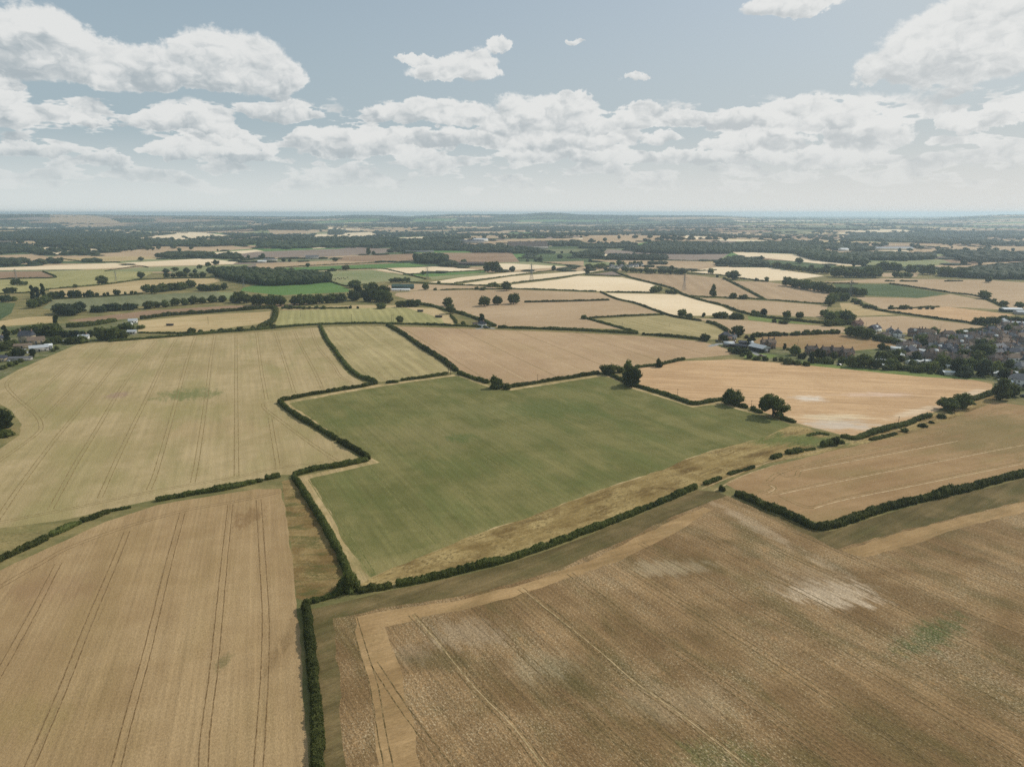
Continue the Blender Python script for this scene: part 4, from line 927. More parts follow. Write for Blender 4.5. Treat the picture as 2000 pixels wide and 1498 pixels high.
T_(1645, 866, 7, 'bush', 'low shrub next to the small round tree by the ditch', 10)
for i, (x, y, w_) in enumerate(((1767,843,15),(1802,833,17),(1819,826,10),(1839,816,18),(1855,807,10),(1903,790,7))):
    T_(x, y, w_ * .45, 'bush', f'low green shrub, {ORD[i]} from left on the dry verge below the right hedge', w_, 'shrubs on the dry verge')
T_(1954, 781, 42, 'tall', 'tall dark tree at the right end of the overgrown hedge', 28)
T_(1976, 773, 24, 'oak', 'broad tree behind the tall one at the village corner', 30)
T_(1871, 731, 32, 'oak', 'very dark round tree in front of the village, left of two', 30, leaf='dark_leaf')
T_(1919, 734, 33, 'oak', 'grey-green round tree in front of the village, right of two', 32, leaf='grey_leaf')
T_(1964, 739, 20, 'oak', 'low round dark tree at the village corner near the wheat tip', 26, leaf='dark_leaf')
T_(1874, 690, 17, 'oak', 'sunlit round tree in the middle of the village', 24)
T_(1917, 698, 27, 'oak', 'broad dark tree in the middle of the village, widest there', 40, leaf='dark_leaf')
T_(1903, 697, 16, 'oak', 'dark tree touching the widest village tree on its left', 20, leaf='dark_leaf')
T_(1822, 655, 16, 'oak', 'dark tree on the upper edge of the village before the tan field', 18)
T_(1721, 683, 13, 'oak', 'round dark tree at the left tip of the village', 15)
T_(1734, 684, 9, 'oak', 'smaller tree right beside the one at the village tip', 12)
T_(1585, 709, 22, 'conifer', 'dark conifer left of the clipped hedge by the terrace', 13, leaf='dark_leaf')
T_(1597, 701, 20, 'conifer', 'dark conifer rising over the terrace roofs, left one', 12, leaf='dark_leaf')
T_(1607, 700, 16, 'conifer', 'dark conifer rising over the terrace roofs, right one', 12, leaf='dark_leaf')
T_(1628, 702, 15, 'oak', 'garden tree between two terrace roofs', 13)
T_(1645, 708, 12, 'bush', 'garden bush right of the clipped hedge', 14)
T_(1664, 717, 23, 'oak', 'left one of three big garden trees above the wheat', 24)
T_(1682, 717, 26, 'oak', 'middle one of three big garden trees above the wheat', 26)
T_(1697, 717, 22, 'oak', 'right one of three big garden trees above the wheat', 22)
T_(1711, 720, 20, 'oak', 'dark tree at the wheat edge right of the three big ones', 19, leaf='dark_leaf')
T_(1553, 694, 20, 'oak', 'round garden tree right of the brick houses', 19)
T_(1532, 683, 12, 'poplar', 'small dark column-shaped tree beside the brick houses', 6)
T_(1566, 700, 12, 'bush', 'grey-green bush right of the round garden tree', 16, leaf='grey_leaf')
for i, (x, y, h, w_) in enumerate([(1450,696,6,10),(1463,700,14,12),(1477,703,8,14),(1495,704,9,12),(1514,705,8,9),(1526,706,9,10),(1540,711,12,20),(1557,712,9,16),(1572,714,8,10),(1578,715,9,8)]):
    T_(x, y, h, 'bush', f'bright green bush, {ORD[i]} from left along the lawn below the barn', w_, 'bushes along the lawn below the barn')
row([(1725,722),(1760,722),(1800,728)], 6, (9, 14), 'bush oak', 'in the gardens behind the green verge', 1)
row([(1730,708),(1760,706),(1790,712)], 5, (8, 12), 'bush oak', 'in the gardens left of the village street', 2, 'bright_leaf')
T_(1702, 655, 12, 'bush', 'bright yellow-green bush among dark trees near the white gables', 14, leaf='bright_leaf')
row([(1655,656),(1668,658),(1685,660),(1700,663)], 5, (15, 24), 'oak', 'in the grove at the corner of the brown wheat')
row([(1705,662),(1730,668),(1760,674)], 7, (9, 13), 'oak bush', 'along the upper edge of the brown wheat')
T_(1440, 657, 21, 'oak', 'big dark dome-shaped tree behind the farm', 27, leaf='dark_leaf')
T_(1377, 666, 14, 'oak', 'dark round tree at the end of the hedge left of the farm', 20, leaf='dark_leaf')
T_(1414, 668, 14, 'oak', 'dark tree in front of the farmhouse', 16, leaf='dark_leaf')
T_(1470, 665, 13, 'conifer', 'pointed tree behind the farm, back one of two', 10)
T_(1463, 673, 14, 'conifer', 'pointed tree behind the farm, front one of two', 9)
T_(1438, 690, 14, 'bush', 'willow-like grey bush in front of the farm sheds', 20, leaf='grey_leaf')
T_(1453, 691, 11, 'bush', 'wide dark bush left of the big black barn', 24, leaf='dark_leaf')
T_(1427, 687, 9, 'bush', 'low bush at the left end of the farm sheds', 12)
T_(1458, 661, 7, 'bush', 'reddish-brown bush beside the dome-shaped tree', 9, leaf='brown_leaf')
row([(1475,658),(1497,656)], 4, (6, 9), 'bush', 'in the field hedge right of the farm, left stretch')
row([(1500,657),(1540,655)], 6, (6, 9), 'bush', 'in the field hedge right of the farm, middle stretch')
row([(1546,655),(1640,651)], 11, (6, 10), 'bush', 'in the field hedge right of the farm, right stretch')
# tan field oaks and the middle distance
T_(946, 598, 19, 'oak', 'oak in the tan field, leftmost of three in line', 22)
T_(972, 595, 17, 'oak', 'oak in the tan field, middle one of three in line', 19)
T_(1003, 594, 21, 'oak', 'oak in the tan field, rightmost of three in line', 20)
T_(875, 598, 17, 'oak', 'round tree above another on the hedge left of the three oaks', 20)
T_(880, 613, 19, 'oak', 'round tree lower of two on the hedge left of the three oaks', 18)
T_(989, 568, 18, 'oak', 'oak on the hedge above the three oaks', 18)
T_(962, 560, 9, 'bush', 'wide low bush left of the oak above the three oaks', 22)
T_(931, 566, 6, 'bush', 'small bush in the thin hedge above the tan field, left one', 8)
T_(943, 567, 7, 'bush', 'small bush in the thin hedge above the tan field, right one', 12)
T_(857, 555, 6, 'bush', 'tiny bush left of the narrow cream strips', 7)
T_(831, 566, 13, 'oak', 'round tree beside the dark green barn', 13)
T_(850, 567, 5, 'bush', 'tiny bush right of the round tree by the green barn', 7)
T_(781, 631, 14, 'oak', 'lone round tree on the lane hedge above the diagonal hedge', 14)
T_(940, 629, 16, 'conifer', 'dark pointed tree just left of the white cottage', 11)
T_(905, 634, 7, 'bush', 'small bush left of the white cottage garden', 9)
T_(745, 603, 11, 'bush', 'dark wide bush above the right end of the olive crop', 19)
T_(684, 603, 6, 'bush', 'small bush above the olive crop, left of two', 6)
T_(699, 603, 5, 'bush', 'small bush above the olive crop, right of two', 5)
row([(552,603),(640,604)], 7, (5, 9), 'bush', 'along the hedge above the olive crop')
T_(692, 562, 15, 'oak', 'round bright-edged tree at the corner of the far green field', 24)
T_(676, 528, 10, 'oak', 'lone round tree in the far bright green strip', 15)
T_(655, 511, 8, 'oak', 'small lone tree above the far bright green strip', 11)
T_(827, 537, 8, 'oak', 'small round tree left of the pylon by the cream strip', 9)
row([(640,531),(655,529)], 3, (4, 6), 'bush', 'left of the lone tree in the green strip')
row([(762,552),(798,552)], 5, (7, 11), 'oak', 'at the right end of the cattle pasture')
T_(953, 532, 20, 'oak', 'big broad tree beside the far long barn, left half', 18)
T_(967, 532, 21, 'oak', 'big broad tree beside the far long barn, right half', 18)
T_(978, 532, 7, 'bush', 'small bush right of the big broad tree', 7)
T_(720, 498, 14, 'tall', 'tall slim far tree over the purple field', 9)
T_(1147, 535, 10, 'oak', 'small round tree above the large cream field', 9)
T_(1388, 535, 11, 'oak', 'small round tree over the right cream field hedge', 11)
T_(1431, 546, 17, 'oak', 'broad round tree below the right cream field', 26)
T_(1401, 542, 6, 'bush', 'tiny bush left of the broad round tree', 6)
T_(1478, 549, 6, 'bush', 'low bush right of the broad round tree, left one', 9)
T_(1497, 550, 9, 'oak', 'small tree at the right end of the cream field hedge', 9)
T_(1392, 580, 24, 'tall', 'tall narrow tree standing in the lined tan field', 12)
T_(1432, 583, 11, 'oak', 'round tree right of the tall narrow one, left of two', 15)
T_(1452, 584, 9, 'oak', 'round tree right of the tall narrow one, right of two', 16)
T_(1332, 619, 15, 'oak', 'round tree at the lower tip of the long cream field', 17)
T_(1347, 620, 8, 'bush', 'low bush right beside the tree at the cream field tip', 14)
T_(1374, 619, 8, 'conifer', 'small pointed tree on the cream field edge', 7)
row([(1395,621),(1418,621)], 4, (9, 12), 'oak', 'in the clump right of the cream field')
row([(1430,622),(1450,624)], 4, (8, 13), 'oak bush', 'in the garden clump above the farm field')
row([(1470,612),(1482,616)], 3, (6, 9), 'bush', 'on the road left of the lone pointed tree')
T_(1492, 617, 14, 'conifer', 'lone pointed tree on the road hedge', 12)
T_(1536, 622, 15, 'oak', 'round tree on the road hedge, left one of two', 15)
T_(1561, 622, 13, 'oak', 'round tree on the road hedge, right one of two', 13)
T_(1512, 630, 8, 'bush', 'round bush on the grass below the road hedge', 9)
T_(1530, 632, 7, 'bush', 'wide bush on the grass below the road hedge', 20)
T_(1141, 623, 8, 'bush', 'small bush at the left tip of the olive lens-shaped field')
row([(1274,572),(1290,571)], 3, (9, 13), 'oak', 'in the copse on the road bend, left part')
row([(1300,573),(1322,575)], 5, (6, 9), 'oak bush', 'in the copse on the road bend, right part')
row([(1145,526),(1182,524)], 7, (7, 11), 'oak', 'at the left of the white village')
row([(1222,531),(1280,535),(1340,536)], 13, (8, 12), 'oak', 'in the belt right of the white village')
row([(1192,520),(1255,518)], 6, (7, 11), 'oak tall', 'behind the white village')
row([(1532,558),(1560,562),(1590,568),(1622,573)], 10, (14, 20), 'oak', 'in the thick belt below the right cream tip')
row([(1630,574),(1655,577),(1684,579)], 7, (13, 17), 'oak', 'in the block beside the right pylon')
row([(1618,600),(1625,590),(1640,585),(1652,588)], 7, (12, 17), 'oak', 'in the clump left of the right pylon')
row([(1665,590),(1690,601),(1712,606)], 7, (7, 10), 'bush oak', 'along the slanting hedge below the right pylon')
row([(1608,618),(1622,628),(1640,622),(1668,628)], 10, (13, 20), 'oak', 'in the big clump on the road corner')
row([(1615,636),(1660,634)], 5, (9, 13), 'bush', 'at the foot of the big clump on the road corner')
for i, (x, h) in enumerate([(1740,8),(1759,8),(1767,9),(1779,5),(1797,6),(1811,5),(1821,5)]): T_(x, 604, h, 'bush', f'small round bush, {ORD[i]} from the left in the thin hedge above gold field', None, 'bushes in the thin hedge')
T_(1922, 584, 16, 'oak', 'large round tree in the far diagonal hedge', 21)
T_(1942, 590, 7, 'oak', 'small tree right below the large round far tree', 7)
T_(1960, 597, 10, 'oak', 'round tree farther right on the far diagonal hedge', 15)
T_(1992, 602, 12, 'oak', 'round tree near the right edge above the white shed', 17)
row([(1903,633),(1946,635)], 5, (11, 16), 'oak', 'in the clump before the village back fields')
row([(1950,629),(2010,632)], 6, (10, 14), 'oak', 'in the belt above the village greenhouses')
T_(1930, 552, 12, 'oak', 'round tree at the far right tan field top', 12)
row([(1505,523),(1550,529),(1622,536)], 12, (9, 14), 'oak', 'in the belt above the right cream field')
row([(1625,541),(1670,542),(1716,542)], 9, (14, 22), 'oak', 'in the tall belt right of the cream field')
row([(1745,542),(1778,543)], 4, (9, 12), 'oak', 'in the clump in the middle of the far right belt')
row([(1720,530),(1790,534),(1860,541),(1900,541)], 12, (14, 20), 'oak tall', 'in the back of the far right belt')
T_(1561, 515, 11, 'oak', 'lone tree between the cream strip and far green field', 14)
# left side
T_(200, 556, 17, 'oak', 'flat-topped lone oak on the hedge of the striped yellow field', 21)
T_(276, 544, 13, 'oak', 'round lone tree right of the flat-topped oak', 14)
T_(147, 563, 8, 'oak', 'small round tree left of the flat-topped oak', 8)
T_(11, 590, 14, 'oak', 'round tree at the left edge over the dark green field', 19, leaf='grey_leaf')
T_(28, 588, 9, 'bush', 'bush beside the round tree at the left edge', 11)
T_(14, 573, 11, 'oak', 'flat-topped tree near the left edge, left of two', 14)
T_(26, 572, 11, 'oak', 'flat-topped tree near the left edge, right of two', 14)
row([(24,557),(50,557)], 4, (8, 12), 'oak', 'in the clump on the striped field near the left edge')
for i, (x, y, h) in enumerate([(65,584,26),(74,583,22),(85,580,25)]): T_(x, y, h, 'poplar', f'tall dark poplar, {ORD[i]} from the left of the three poplars', 8, 'three poplars')
for i, (x, h, w_) in enumerate([(103,14,13),(112,14,13),(121,15,14),(139,14,13),(147,15,14),(154,14,13),(165,9,5),(175,13,16),(190,8,7),(204,7,6),(211,8,5),(229,12,14),(245,7,5),(257,8,6),(265,7,6)]):
    T_(x, 584 - (x - 100) * .05, h, 'oak', f'dark tree, {ORD[i]} from the left in the row right of the poplars', w_, 'row of trees right of the poplars')
row([(283,571),(310,570),(355,566),(376,562)], 9, (12, 17), 'oak', 'in the grove above the grey-green field')
T_(302, 574, 17, 'oak', 'big round tree in front of the grove above the grey-green field', 17)
row([(388,569),(415,568),(440,566)], 6, (10, 14), 'oak', 'in the clump left of the bright green field')
row([(322,543),(360,542),(400,543)], 7, (8, 12), 'oak', 'around the farm left of the large wood')
T_(342, 530, 8, 'oak', 'round tree behind the farm left of the large wood', 13)
for i, (x, y, h) in enumerate([(390,525,8),(407,521,9),(422,518,10),(419,529,9),(276,510,8)]): T_(x, y, h, 'oak', ['small far tree left of the two on the cream strip', 'far tree on the cream strip, left of two', 'far tree on the cream strip, right of two', 'far tree just below the two on the cream strip', 'lone far tree above the long cream strips'][i])
row([(62,603),(80,597),(98,588)], 6, (12, 18), 'oak', 'in the dark clump beside the poplars')
row([(112,612),(135,616),(160,610)], 7, (15, 22), 'oak', 'in the large clump above the brown strip', 3, 'grey_leaf')
row([(175,611),(230,607),(270,604)], 7, (11, 16), 'oak bush', 'along the lower edge of the grey-green field, left', 1, 'grey_leaf')
row([(280,604),(330,599),(380,594),(440,589)], 9, (11, 17), 'oak', 'along the lower edge of the grey-green field, right')
row([(450,591),(480,592),(510,597),(560,597)], 8, (17, 22), 'oak', 'at the left of the dense belt below the green field')
row([(570,596),(620,594),(668,590)], 8, (16, 21), 'oak', 'at the right of the dense belt below the green field')
row([(688,592),(700,580),(715,590),(735,588),(760,592),(745,576),(722,572)], 14, (17, 24), 'oak conifer', 'in the big grove left of the tan field', 1)
row([(772,600),(795,600),(818,598)], 6, (11, 14), 'oak', 'at the right tip of the big grove')
row([(344,655),(400,650),(470,646),(540,641)], 10, (6, 10), 'bush', 'on the verge behind the left lane')
T_(375, 652, 12, 'oak', 'round tree among the bushes behind the left lane', 15)
T_(111, 640, 24, 'poplar', 'tall poplar above the paddock in the left hamlet', 9)
T_(15, 669, 33, 'poplar', 'tallest poplar, at the left edge in the hamlet', 12)
row([(72,657),(90,652),(108,656),(117,662)], 6, (17, 24), 'oak', 'in the middle of the left hamlet', 2)
row([(25,655),(45,648),(64,648)], 5, (9, 13), 'oak', 'behind the manor in the left hamlet', 1)
row([(88,675),(112,672),(140,671),(165,668)], 8, (10, 15), 'oak bush', 'at the wheat edge of the left hamlet', 2)
row([(120,662),(150,658),(185,660)], 5, (11, 15), 'oak', 'left of the white bungalow', 2, 'grey_leaf')
row([(195,664),(215,663),(245,662)], 6, (17, 26), 'oak', 'in the dark grove at the head of the olive wheat', 1)
row([(232,645),(245,642),(262,645)], 4, (10, 14), 'oak', 'by the white farm above the grove')
T_(187, 646, 7, 'open', 'small light tree alone on the paddock', 8)
T_(275, 642, 7, 'bush', 'bush right of the white farm above the grove', 16)
T_(37, 697, 17, 'oak', 'dark round tree left of the pale modern building', 26, leaf='dark_leaf')
T_(64, 697, 16, 'conifer', 'dark upright bush in front of the pale modern building', 12, leaf='dark_leaf')
T_(20, 699, 11, 'bush', 'bush between the small barn and the dark round tree', 14)
T_(10, 685, 18, 'oak', 'tree in front of the tallest poplar', 20)
T_(27, 677, 14, 'oak', 'tree right of the tallest poplar, near the manor', 18)
T_(111, 683, 8, 'bush', 'bush at the wheat edge right of the modern building, right one', 8)
T_(104, 687, 7, 'bush', 'bush at the wheat edge right of the modern building, left one', 7)
row([(0,724),(12,718),(28,714),(42,706)], 5, (7, 10), 'bush', 'in the garden corner at the lower left hamlet')
T_(2, 842, 46, 'oak', 'big dark tree cut by the left edge beside the olive wheat', 46, leaf='dark_leaf')
T_(12, 852, 14, 'bush', 'bush at the foot of the big tree on the left edge', 26)

# ------------------------------------------------------------------ woods
WOODS = [
 ('large dark wood left of the bright green field', [(420,541),(445,548),(500,557),(540,559),(600,556),(645,551),(640,545),(560,538),(480,533),(430,534)], 15, 8.5, 1),
 ('small dense wood above the pylon by the cream strip', [(812,515),(870,516),(872,508),(840,504),(812,508)], 13, 9, 1),
 ('low thicket left of the far long barn', [(860,521),(892,521),(890,516),(862,517)], 8, 9, 1),
 ('big dark wood covering the far hillside', [(1240,493),(1290,496),(1337,497),(1422,496),(1430,482),(1380,479),(1300,477),(1262,481)], 9, 13, 2),
 ('wood joining the big hillside wood on its right', [(1425,492),(1500,494),(1557,496),(1600,488),(1560,478),(1500,477),(1430,479)], 8, 13, 2),
 ('sloping wood above the right cream strip', [(1558,500),(1600,510),(1690,519),(1660,506),(1600,497),(1560,492)], 11, 12, 2),
 ('dark straight wood right of the sloping wood', [(1650,508),(1765,510),(1825,507),(1820,502),(1740,500),(1655,499)], 10, 13, 2),
 ('oblong plantation below the far ridge, left one', [(1120,503),(1175,505),(1175,499),(1155,495),(1125,499)], 8, 11, 2),
 ('thin belt behind the oblong plantation', [(1140,495),(1182,492),(1180,489),(1150,491)], 5, 12, 2),
 ('oblong plantation below the far ridge, right one', [(1187,508),(1302,509),(1300,504),(1190,502)], 8, 11, 2),
 ('small oblong copse in front of the right plantation', [(1268,517),(1302,517),(1300,515),(1272,514)], 5, 9, 2),
 ('dark belt left of the far ridge barn', [(1035,480),(1130,481),(1132,474),(1050,476)], 6, 14, 2),
 ('belt below the ridge fields', [(1133,486),(1240,485),(1240,481),(1140,480)], 5, 14, 2),
 ('wood right of the green strip by the cream field', [(1400,517),(1440,519),(1500,523),(1495,517),(1450,508),(1425,508)], 9, 10, 2),
 ('far right parkland trees', [(1840,540),(1920,545),(2060,548),(2060,538),(1920,534),(1850,534)], 13, 13, 2),
 ('trees around the far right village', [(1900,536),(1960,533),(2060,530),(2060,520),(1960,522),(1900,528)], 12, 16, 2),
 ('scattered wood at the far right', [(1840,500),(1900,515),(1990,512),(2050,500),(1980,498),(1900,494)], 8, 26, 3),
 ('long dark wood at the far left', [(75,482),(150,487),(290,487),(275,479),(230,472),(130,474)], 9, 16, 3),
 ('dark wood above the long one at far left', [(0,466),(100,472),(230,470),(300,462),(200,458),(60,457),(-60,460)], 6, 24, 3),
 ('wood left of the pale middle fields', [(250,481),(400,483),(500,478),(490,472),(380,474),(260,474)], 7, 18, 3),
 ('wood right below the pale middle fields', [(305,503),(370,505),(420,503),(410,498),(330,498)], 8, 12, 2),
 ('thin copse right of the lone far tree', [(425,505),(462,507),(460,503),(430,501)], 6, 12, 2),
 ('round clump left of the long cream strip', [(162,513),(195,512),(192,509),(166,509)], 6, 11, 2),
 ('two clumps above the dun field at far left', [(95,514),(117,516),(112,511),(98,510)], 7, 11, 2),
 ('trees at the far left hamlet', [(-30,517),(55,515),(50,509),(-30,509)], 7, 13, 2),
 ('wooded hill beyond the middle plain', [(500,452),(560,451),(635,449),(640,444),(590,439),(530,440),(497,446)], 4, 30, 3),
 ('small wooded hill at the far left horizon', [(400,441),(480,440),(482,435),(440,433),(402,436)], 3, 45, 3),
 ('dark belt across the middle plain', [(500,484),(560,487),(620,484),(700,484),(760,476),(700,470),(600,474),(520,474)], 6, 26, 3),
 ('dark belt below the middle plain', [(640,477),(800,477),(900,478),(900,472),(760,470),(660,471)], 6, 20, 3),
 ('woods around the far sheds', [(760,494),(840,490),(1000,492),(1000,482),(880,480),(780,482)], 6, 20, 3),
 ('dark copse in the middle plain', [(642,460),(670,460),(668,455),(645,455)], 5, 18, 3),
 ('long thin wood at the right horizon', [(1650,470),(1830,475),(1960,474),(1900,464),(1760,461),(1660,463)], 4, 34, 3),
 ('long dark woods right of the hillside wood', [(1520,482),(1640,490),(1700,492),(1700,484),(1620,478),(1540,472)], 6, 24, 3),
 ('wood strip at the upper right plain', [(1700,470),(1850,466),(1980,462),(1980,456),(1850,457),(1720,462)], 3, 45, 3),
 ('shelter belt at the foot of the left horizon', [(-60,486),(60,492),(80,488),(60,482),(-60,478)], 6, 20, 3),
]
for i, (lb, pl, h, sp, lod) in enumerate(WOODS): wood('woodland', lb + ', seen as one mass', pl, h, sp, lod, 50 + i)

# far hedgerows and their trees: a mass nobody could count
cn = Canopy(3); cfar = Acc(); RR = np.random.RandomState(9)
TP = traced
for pts, typ in FARLINES:
    r0 = np.hypot(*pts.mean(0)); seg = np.linalg.norm(np.diff(pts, axis=0), axis=1); L = seg.sum()
    step = 16 + r0 * .0045; nn_ = int(L / step); 
    if nn_ < 2: continue
    d = (np.arange(nn_) + RR.uniform(0, 1, nn_)) * step; cum = np.r_[0, np.cumsum(seg)]
    Q = np.c_[np.interp(d, cum, pts[:, 0]), np.interp(d, cum, pts[:, 1])]
    Q = Q + RR.normal(size=Q.shape) * 3
    gate = np.sin(d / 410 + pts[0, 0] * 3) + RR.uniform(-.5, .5) > -.35
    ok = gate & (np.abs(Q[:, 0]) < .84 * Q[:, 1] + 100) & (TP(Q) < 0) & (Q[:, 1] < 15500)
    run = np.sin(d / 260 + pts[0, 0]) + np.sin(d / 97 + pts[0, 1])
    lush = 1 / (1 + np.exp(-(RR.uniform(-1.4, 1.0) + run)))
    for q, g_, lu in zip(Q, ok, lush):
        if not g_: continue
        z = float(HT(q[0], q[1])); r = math.hypot(*q)
        if RR.uniform() < .10 + .38 * lu: h = RR.uniform(6, 12); rad = h * RR.uniform(.42, .62)
        else: h = RR.uniform(2.2, 4.5); rad = step * .6
        if r > 4500: rad *= 1.15
        if r > 5500 and RR.uniform() < .45: continue
        if r < 2200: cn.crown((q[0], q[1], z), h, rad, 2)
        else: cn.crown((q[0], q[1], z), h, rad, 3)
# clumps and small woods scattered over the far plain
for k in range(800):
    a = RR.uniform(-.66, .66); r = 2300 * (15500 / 2300) ** (RR.uniform() ** .8); x, y = r * math.sin(a), r * math.cos(a)
    if TP(np.array([[x, y]]))[0] >= 0: continue
    if x < 0 and r < 6500 or x > 0 and RR.uniform() < .8 or r > 6000: n = RR.randint(4, 16)
    else: n = RR.randint(1, 6)
    ex = RR.uniform(30, 60) + r * .016; ey = RR.uniform(14, 45)
    for j in range(n):
        q = (x + RR.normal() * ex, y + RR.normal() * ey); h = RR.uniform(8, 14); cn.crown((q[0], q[1], float(HT(*q))), h, (7 + r * .0014) * RR.uniform(.7, 1.3), 3)
aa = RR.uniform(-.68, .68, 60000); ra = 1700 * (9500 / 1700) ** (RR.uniform(size=60000) ** .75); QA = np.c_[ra * np.sin(aa), ra * np.cos(aa)]
kA, cA = farcell(QA); pA = .08 + .34 * smooth(2600, 7500, ra) + np.where(QA[:, 0] < -.1 * ra, .12, 0)
hA = (np.sin(kA * 127.1 + cA * 311.7 + 2 * 74.7) * 43758.5453) % 1
for q in QA[(kA >= 0) & (hA < pA) & (TP(QA) < 0)][:12000]:
    cn.crown((q[0], q[1], float(HT(*q))), RR.uniform(7, 13), (6.5 + math.hypot(*q) * .0017) * RR.uniform(.7, 1.3), 3)
tag(cn.build('distant_trees', MATS['far_leaf']), 'dark hedgerows and small woods scattered across the hazy far plain', 'trees', None, 'stuff')
# ------------------------------------------------------------------ buildings
for nm, c in (('roof_brown', (92, 82, 76)), ('roof_grey', (112, 112, 114)), ('roof_slate', (80, 82, 90)), ('roof_tan', (124, 108, 94)), ('roof_red', (114, 88, 78)), ('roof_pale', (176, 180, 182)), ('roof_white', (215, 217, 215)),
              ('wall_cream', (212, 202, 182)), ('wall_white', (220, 218, 210)), ('wall_brick', (140, 114, 98)), ('wall_grey', (176, 172, 164)), ('wall_black', (52, 50, 50)), ('wall_green', (66, 84, 80)), ('wall_stone', (160, 146, 122)),
              ('white_trim', (225, 225, 222)), ('paint_dark', (60, 60, 62))):
    matte(nm, S(*c), .85, .18, .8)
m_ = matte('pane_glass', S(38, 44, 50), .12, .1, 1., .6)
matte('metal_grey', S(128, 130, 130), .5, .1, 1, .5); matte('pole_wood', S(92, 78, 62), .9, .2, 2)
GLASS = MATS['pane_glass']
def empty(name, loc, rz=0.):
    o = bpy.data.objects.new(name, None); COL.objects.link(o); o.location = loc; o.rotation_euler = (0, 0, rz); return o
def roof_acc(L, W, h, z, style, ov=.35):
    """ridge along x; returns a solid roof"""
    a = Acc(); x, y = L / 2 + ov, W / 2 + ov; t = .18
    hip = {'gable': 0, 'hip': min(W / 2, L / 2 - .3), 'half': W / 5}[style]; r = L / 2 + ov - hip - (0 if style == 'gable' else ov * .5)
    B = [(-x, -y, z), (x, -y, z), (x, y, z), (-x, y, z)]; D = [(p[0], p[1], z - t) for p in B]
    if style == 'half':
        zz = z + h * .6; yy = y * .4; 
        G = [(-x, -yy, zz), (-x, yy, zz), (x, -yy, zz), (x, yy, zz)]; R_ = [(-r, 0, z + h), (r, 0, z + h)]
        a.poly([B[0], B[1], G[2], R_[1], R_[0], G[0]]); a.poly([B[2], B[3], G[1], R_[0], R_[1], G[3]]); a.poly([G[0], R_[0], G[1]]); a.poly([G[3], R_[1], G[2]])
        a.poly([B[3], B[0], G[0], G[1]]); a.poly([B[1], B[2], G[3], G[2]])
    else:
        R_ = [(-r, 0, z + h), (r, 0, z + h)]
        a.poly([B[0], B[1], R_[1], R_[0]]); a.poly([B[2], B[3], R_[0], R_[1]]); a.poly([B[3], B[0], R_[0]]); a.poly([B[1], B[2], R_[1]])
    a.add(B + D, [(0, 4, 5, 1), (1, 5, 6, 2), (2, 6, 7, 3), (3, 7, 4, 0), (4, 7, 6, 5)]); return a
def window(parent, x, y, z, w_, h, face):
    """a white frame with a pane; face is 'x' or 'y' (+/-)"""
    f = Acc(); p = Acc(); s_ = 1 if face[0] == '+' else -1
    if face[1] == 'y':
        f.box(x - w_ / 2, x + w_ / 2, min(y, y + s_ * .07), max(y, y + s_ * .07), z - h / 2, z + h / 2); p.box(x - w_ * .42, x + w_ * .42, min(y + s_ * .03, y + s_ * .10), max(y + s_ * .03, y + s_ * .10), z - h * .4, z + h * .4)
    else:
        f.box(min(x, x + s_ * .07), max(x, x + s_ * .07), y - w_ / 2, y + w_ / 2, z - h / 2, z + h / 2); p.box(min(x + s_ * .03, x + s_ * .10), max(x + s_ * .03, x + s_ * .10), y - w_ * .42, y + w_ * .42, z - h * .4, z + h * .4)
    o = f.build('window', MATS['white_trim'], parent); p.build('pane', GLASS, o); return o
def house(L, W, hw, hr, style, wall='wall_cream', roof='roof_brown', name='house', chim=1, win=True, dormer=False, door=True, porch=False):
    root = empty(name, (0, 0, 0)); a = Acc(); z = hw
    a.box(-L / 2, L / 2, -W / 2, W / 2, -.3, hw)
    if style != 'hip':
        for s_ in (-1, 1):
            x0, x1 = (s_ * L / 2 - s_ * .25, s_ * L / 2); k = .58 if style == 'half' else .97
            P = [(x1, -W / 2, hw), (x1, W / 2, hw), (x1, W / 2 * (1 - k), hw + hr * k), (x1, -W / 2 * (1 - k), hw + hr * k)]
            a.poly(P); Q = [(x0, p[1], p[2]) for p in P]; a.poly(Q[::-1])
    a.build('wall', MATS[wall], root)
    rf = roof_acc(L, W, hr, hw + .02, style).build('roof', MATS[roof], root)
    for i in range(chim):
        c = Acc(); x = (L * .30 if chim == 1 else (L / 2 - .6) * (1 if i else -1)); c.box(x - .45, x + .45, -.4, .4, hw + hr * .45, hw + hr + 1.0); c.box(x - .55, x + .55, -.5, .5, hw + hr + 1.0, hw + hr + 1.15)
        c.box(x - .2, x + .2, -.15, .15, hw + hr + 1.15, hw + hr + 1.55); c.build('chimney', MATS['wall_brick'], rf)
    if dormer:
        d = Acc(); d.box(-1.3, 1.3, -W / 2 * .72, -.4, hw + .2, hw + hr * .78); d.build('dormer', MATS['white_trim'], rf)
    if win:
        fl = [1.4] if hw < 4 else [1.4, hw - 1.2]
        for s_ in ('-y', '+y'):
            sy_ = -W / 2 if s_ == '-y' else W / 2
            for z in fl:
                for x in np.linspace(-L * .32, L * .32, max(2, int(L / 4))): window(root, x, sy_, z, 1.5, 1.15, s_)
        for z in fl: window(root, -L / 2, 0, z, 1.3, 1.1, '-x')
    if door:
        d = Acc(); d.box(-.5, .5, -W / 2 - .08, -W / 2, 0, 2.1); d.build('door', MATS['paint_dark'], root)
    if porch:
        p = Acc(); p.box(-L * .2, L * .25, -W / 2 - 2.6, -W / 2 - .01, -.1, 2.4); p.build('porch', MATS[wall], root)
        q = Acc(); q.box(-L * .2 - .2, L * .25 + .2, -W / 2 - 2.8, -W / 2 - .01, 2.403, 2.6); q.build('porch_roof', MATS['roof_grey'], root)
    return root
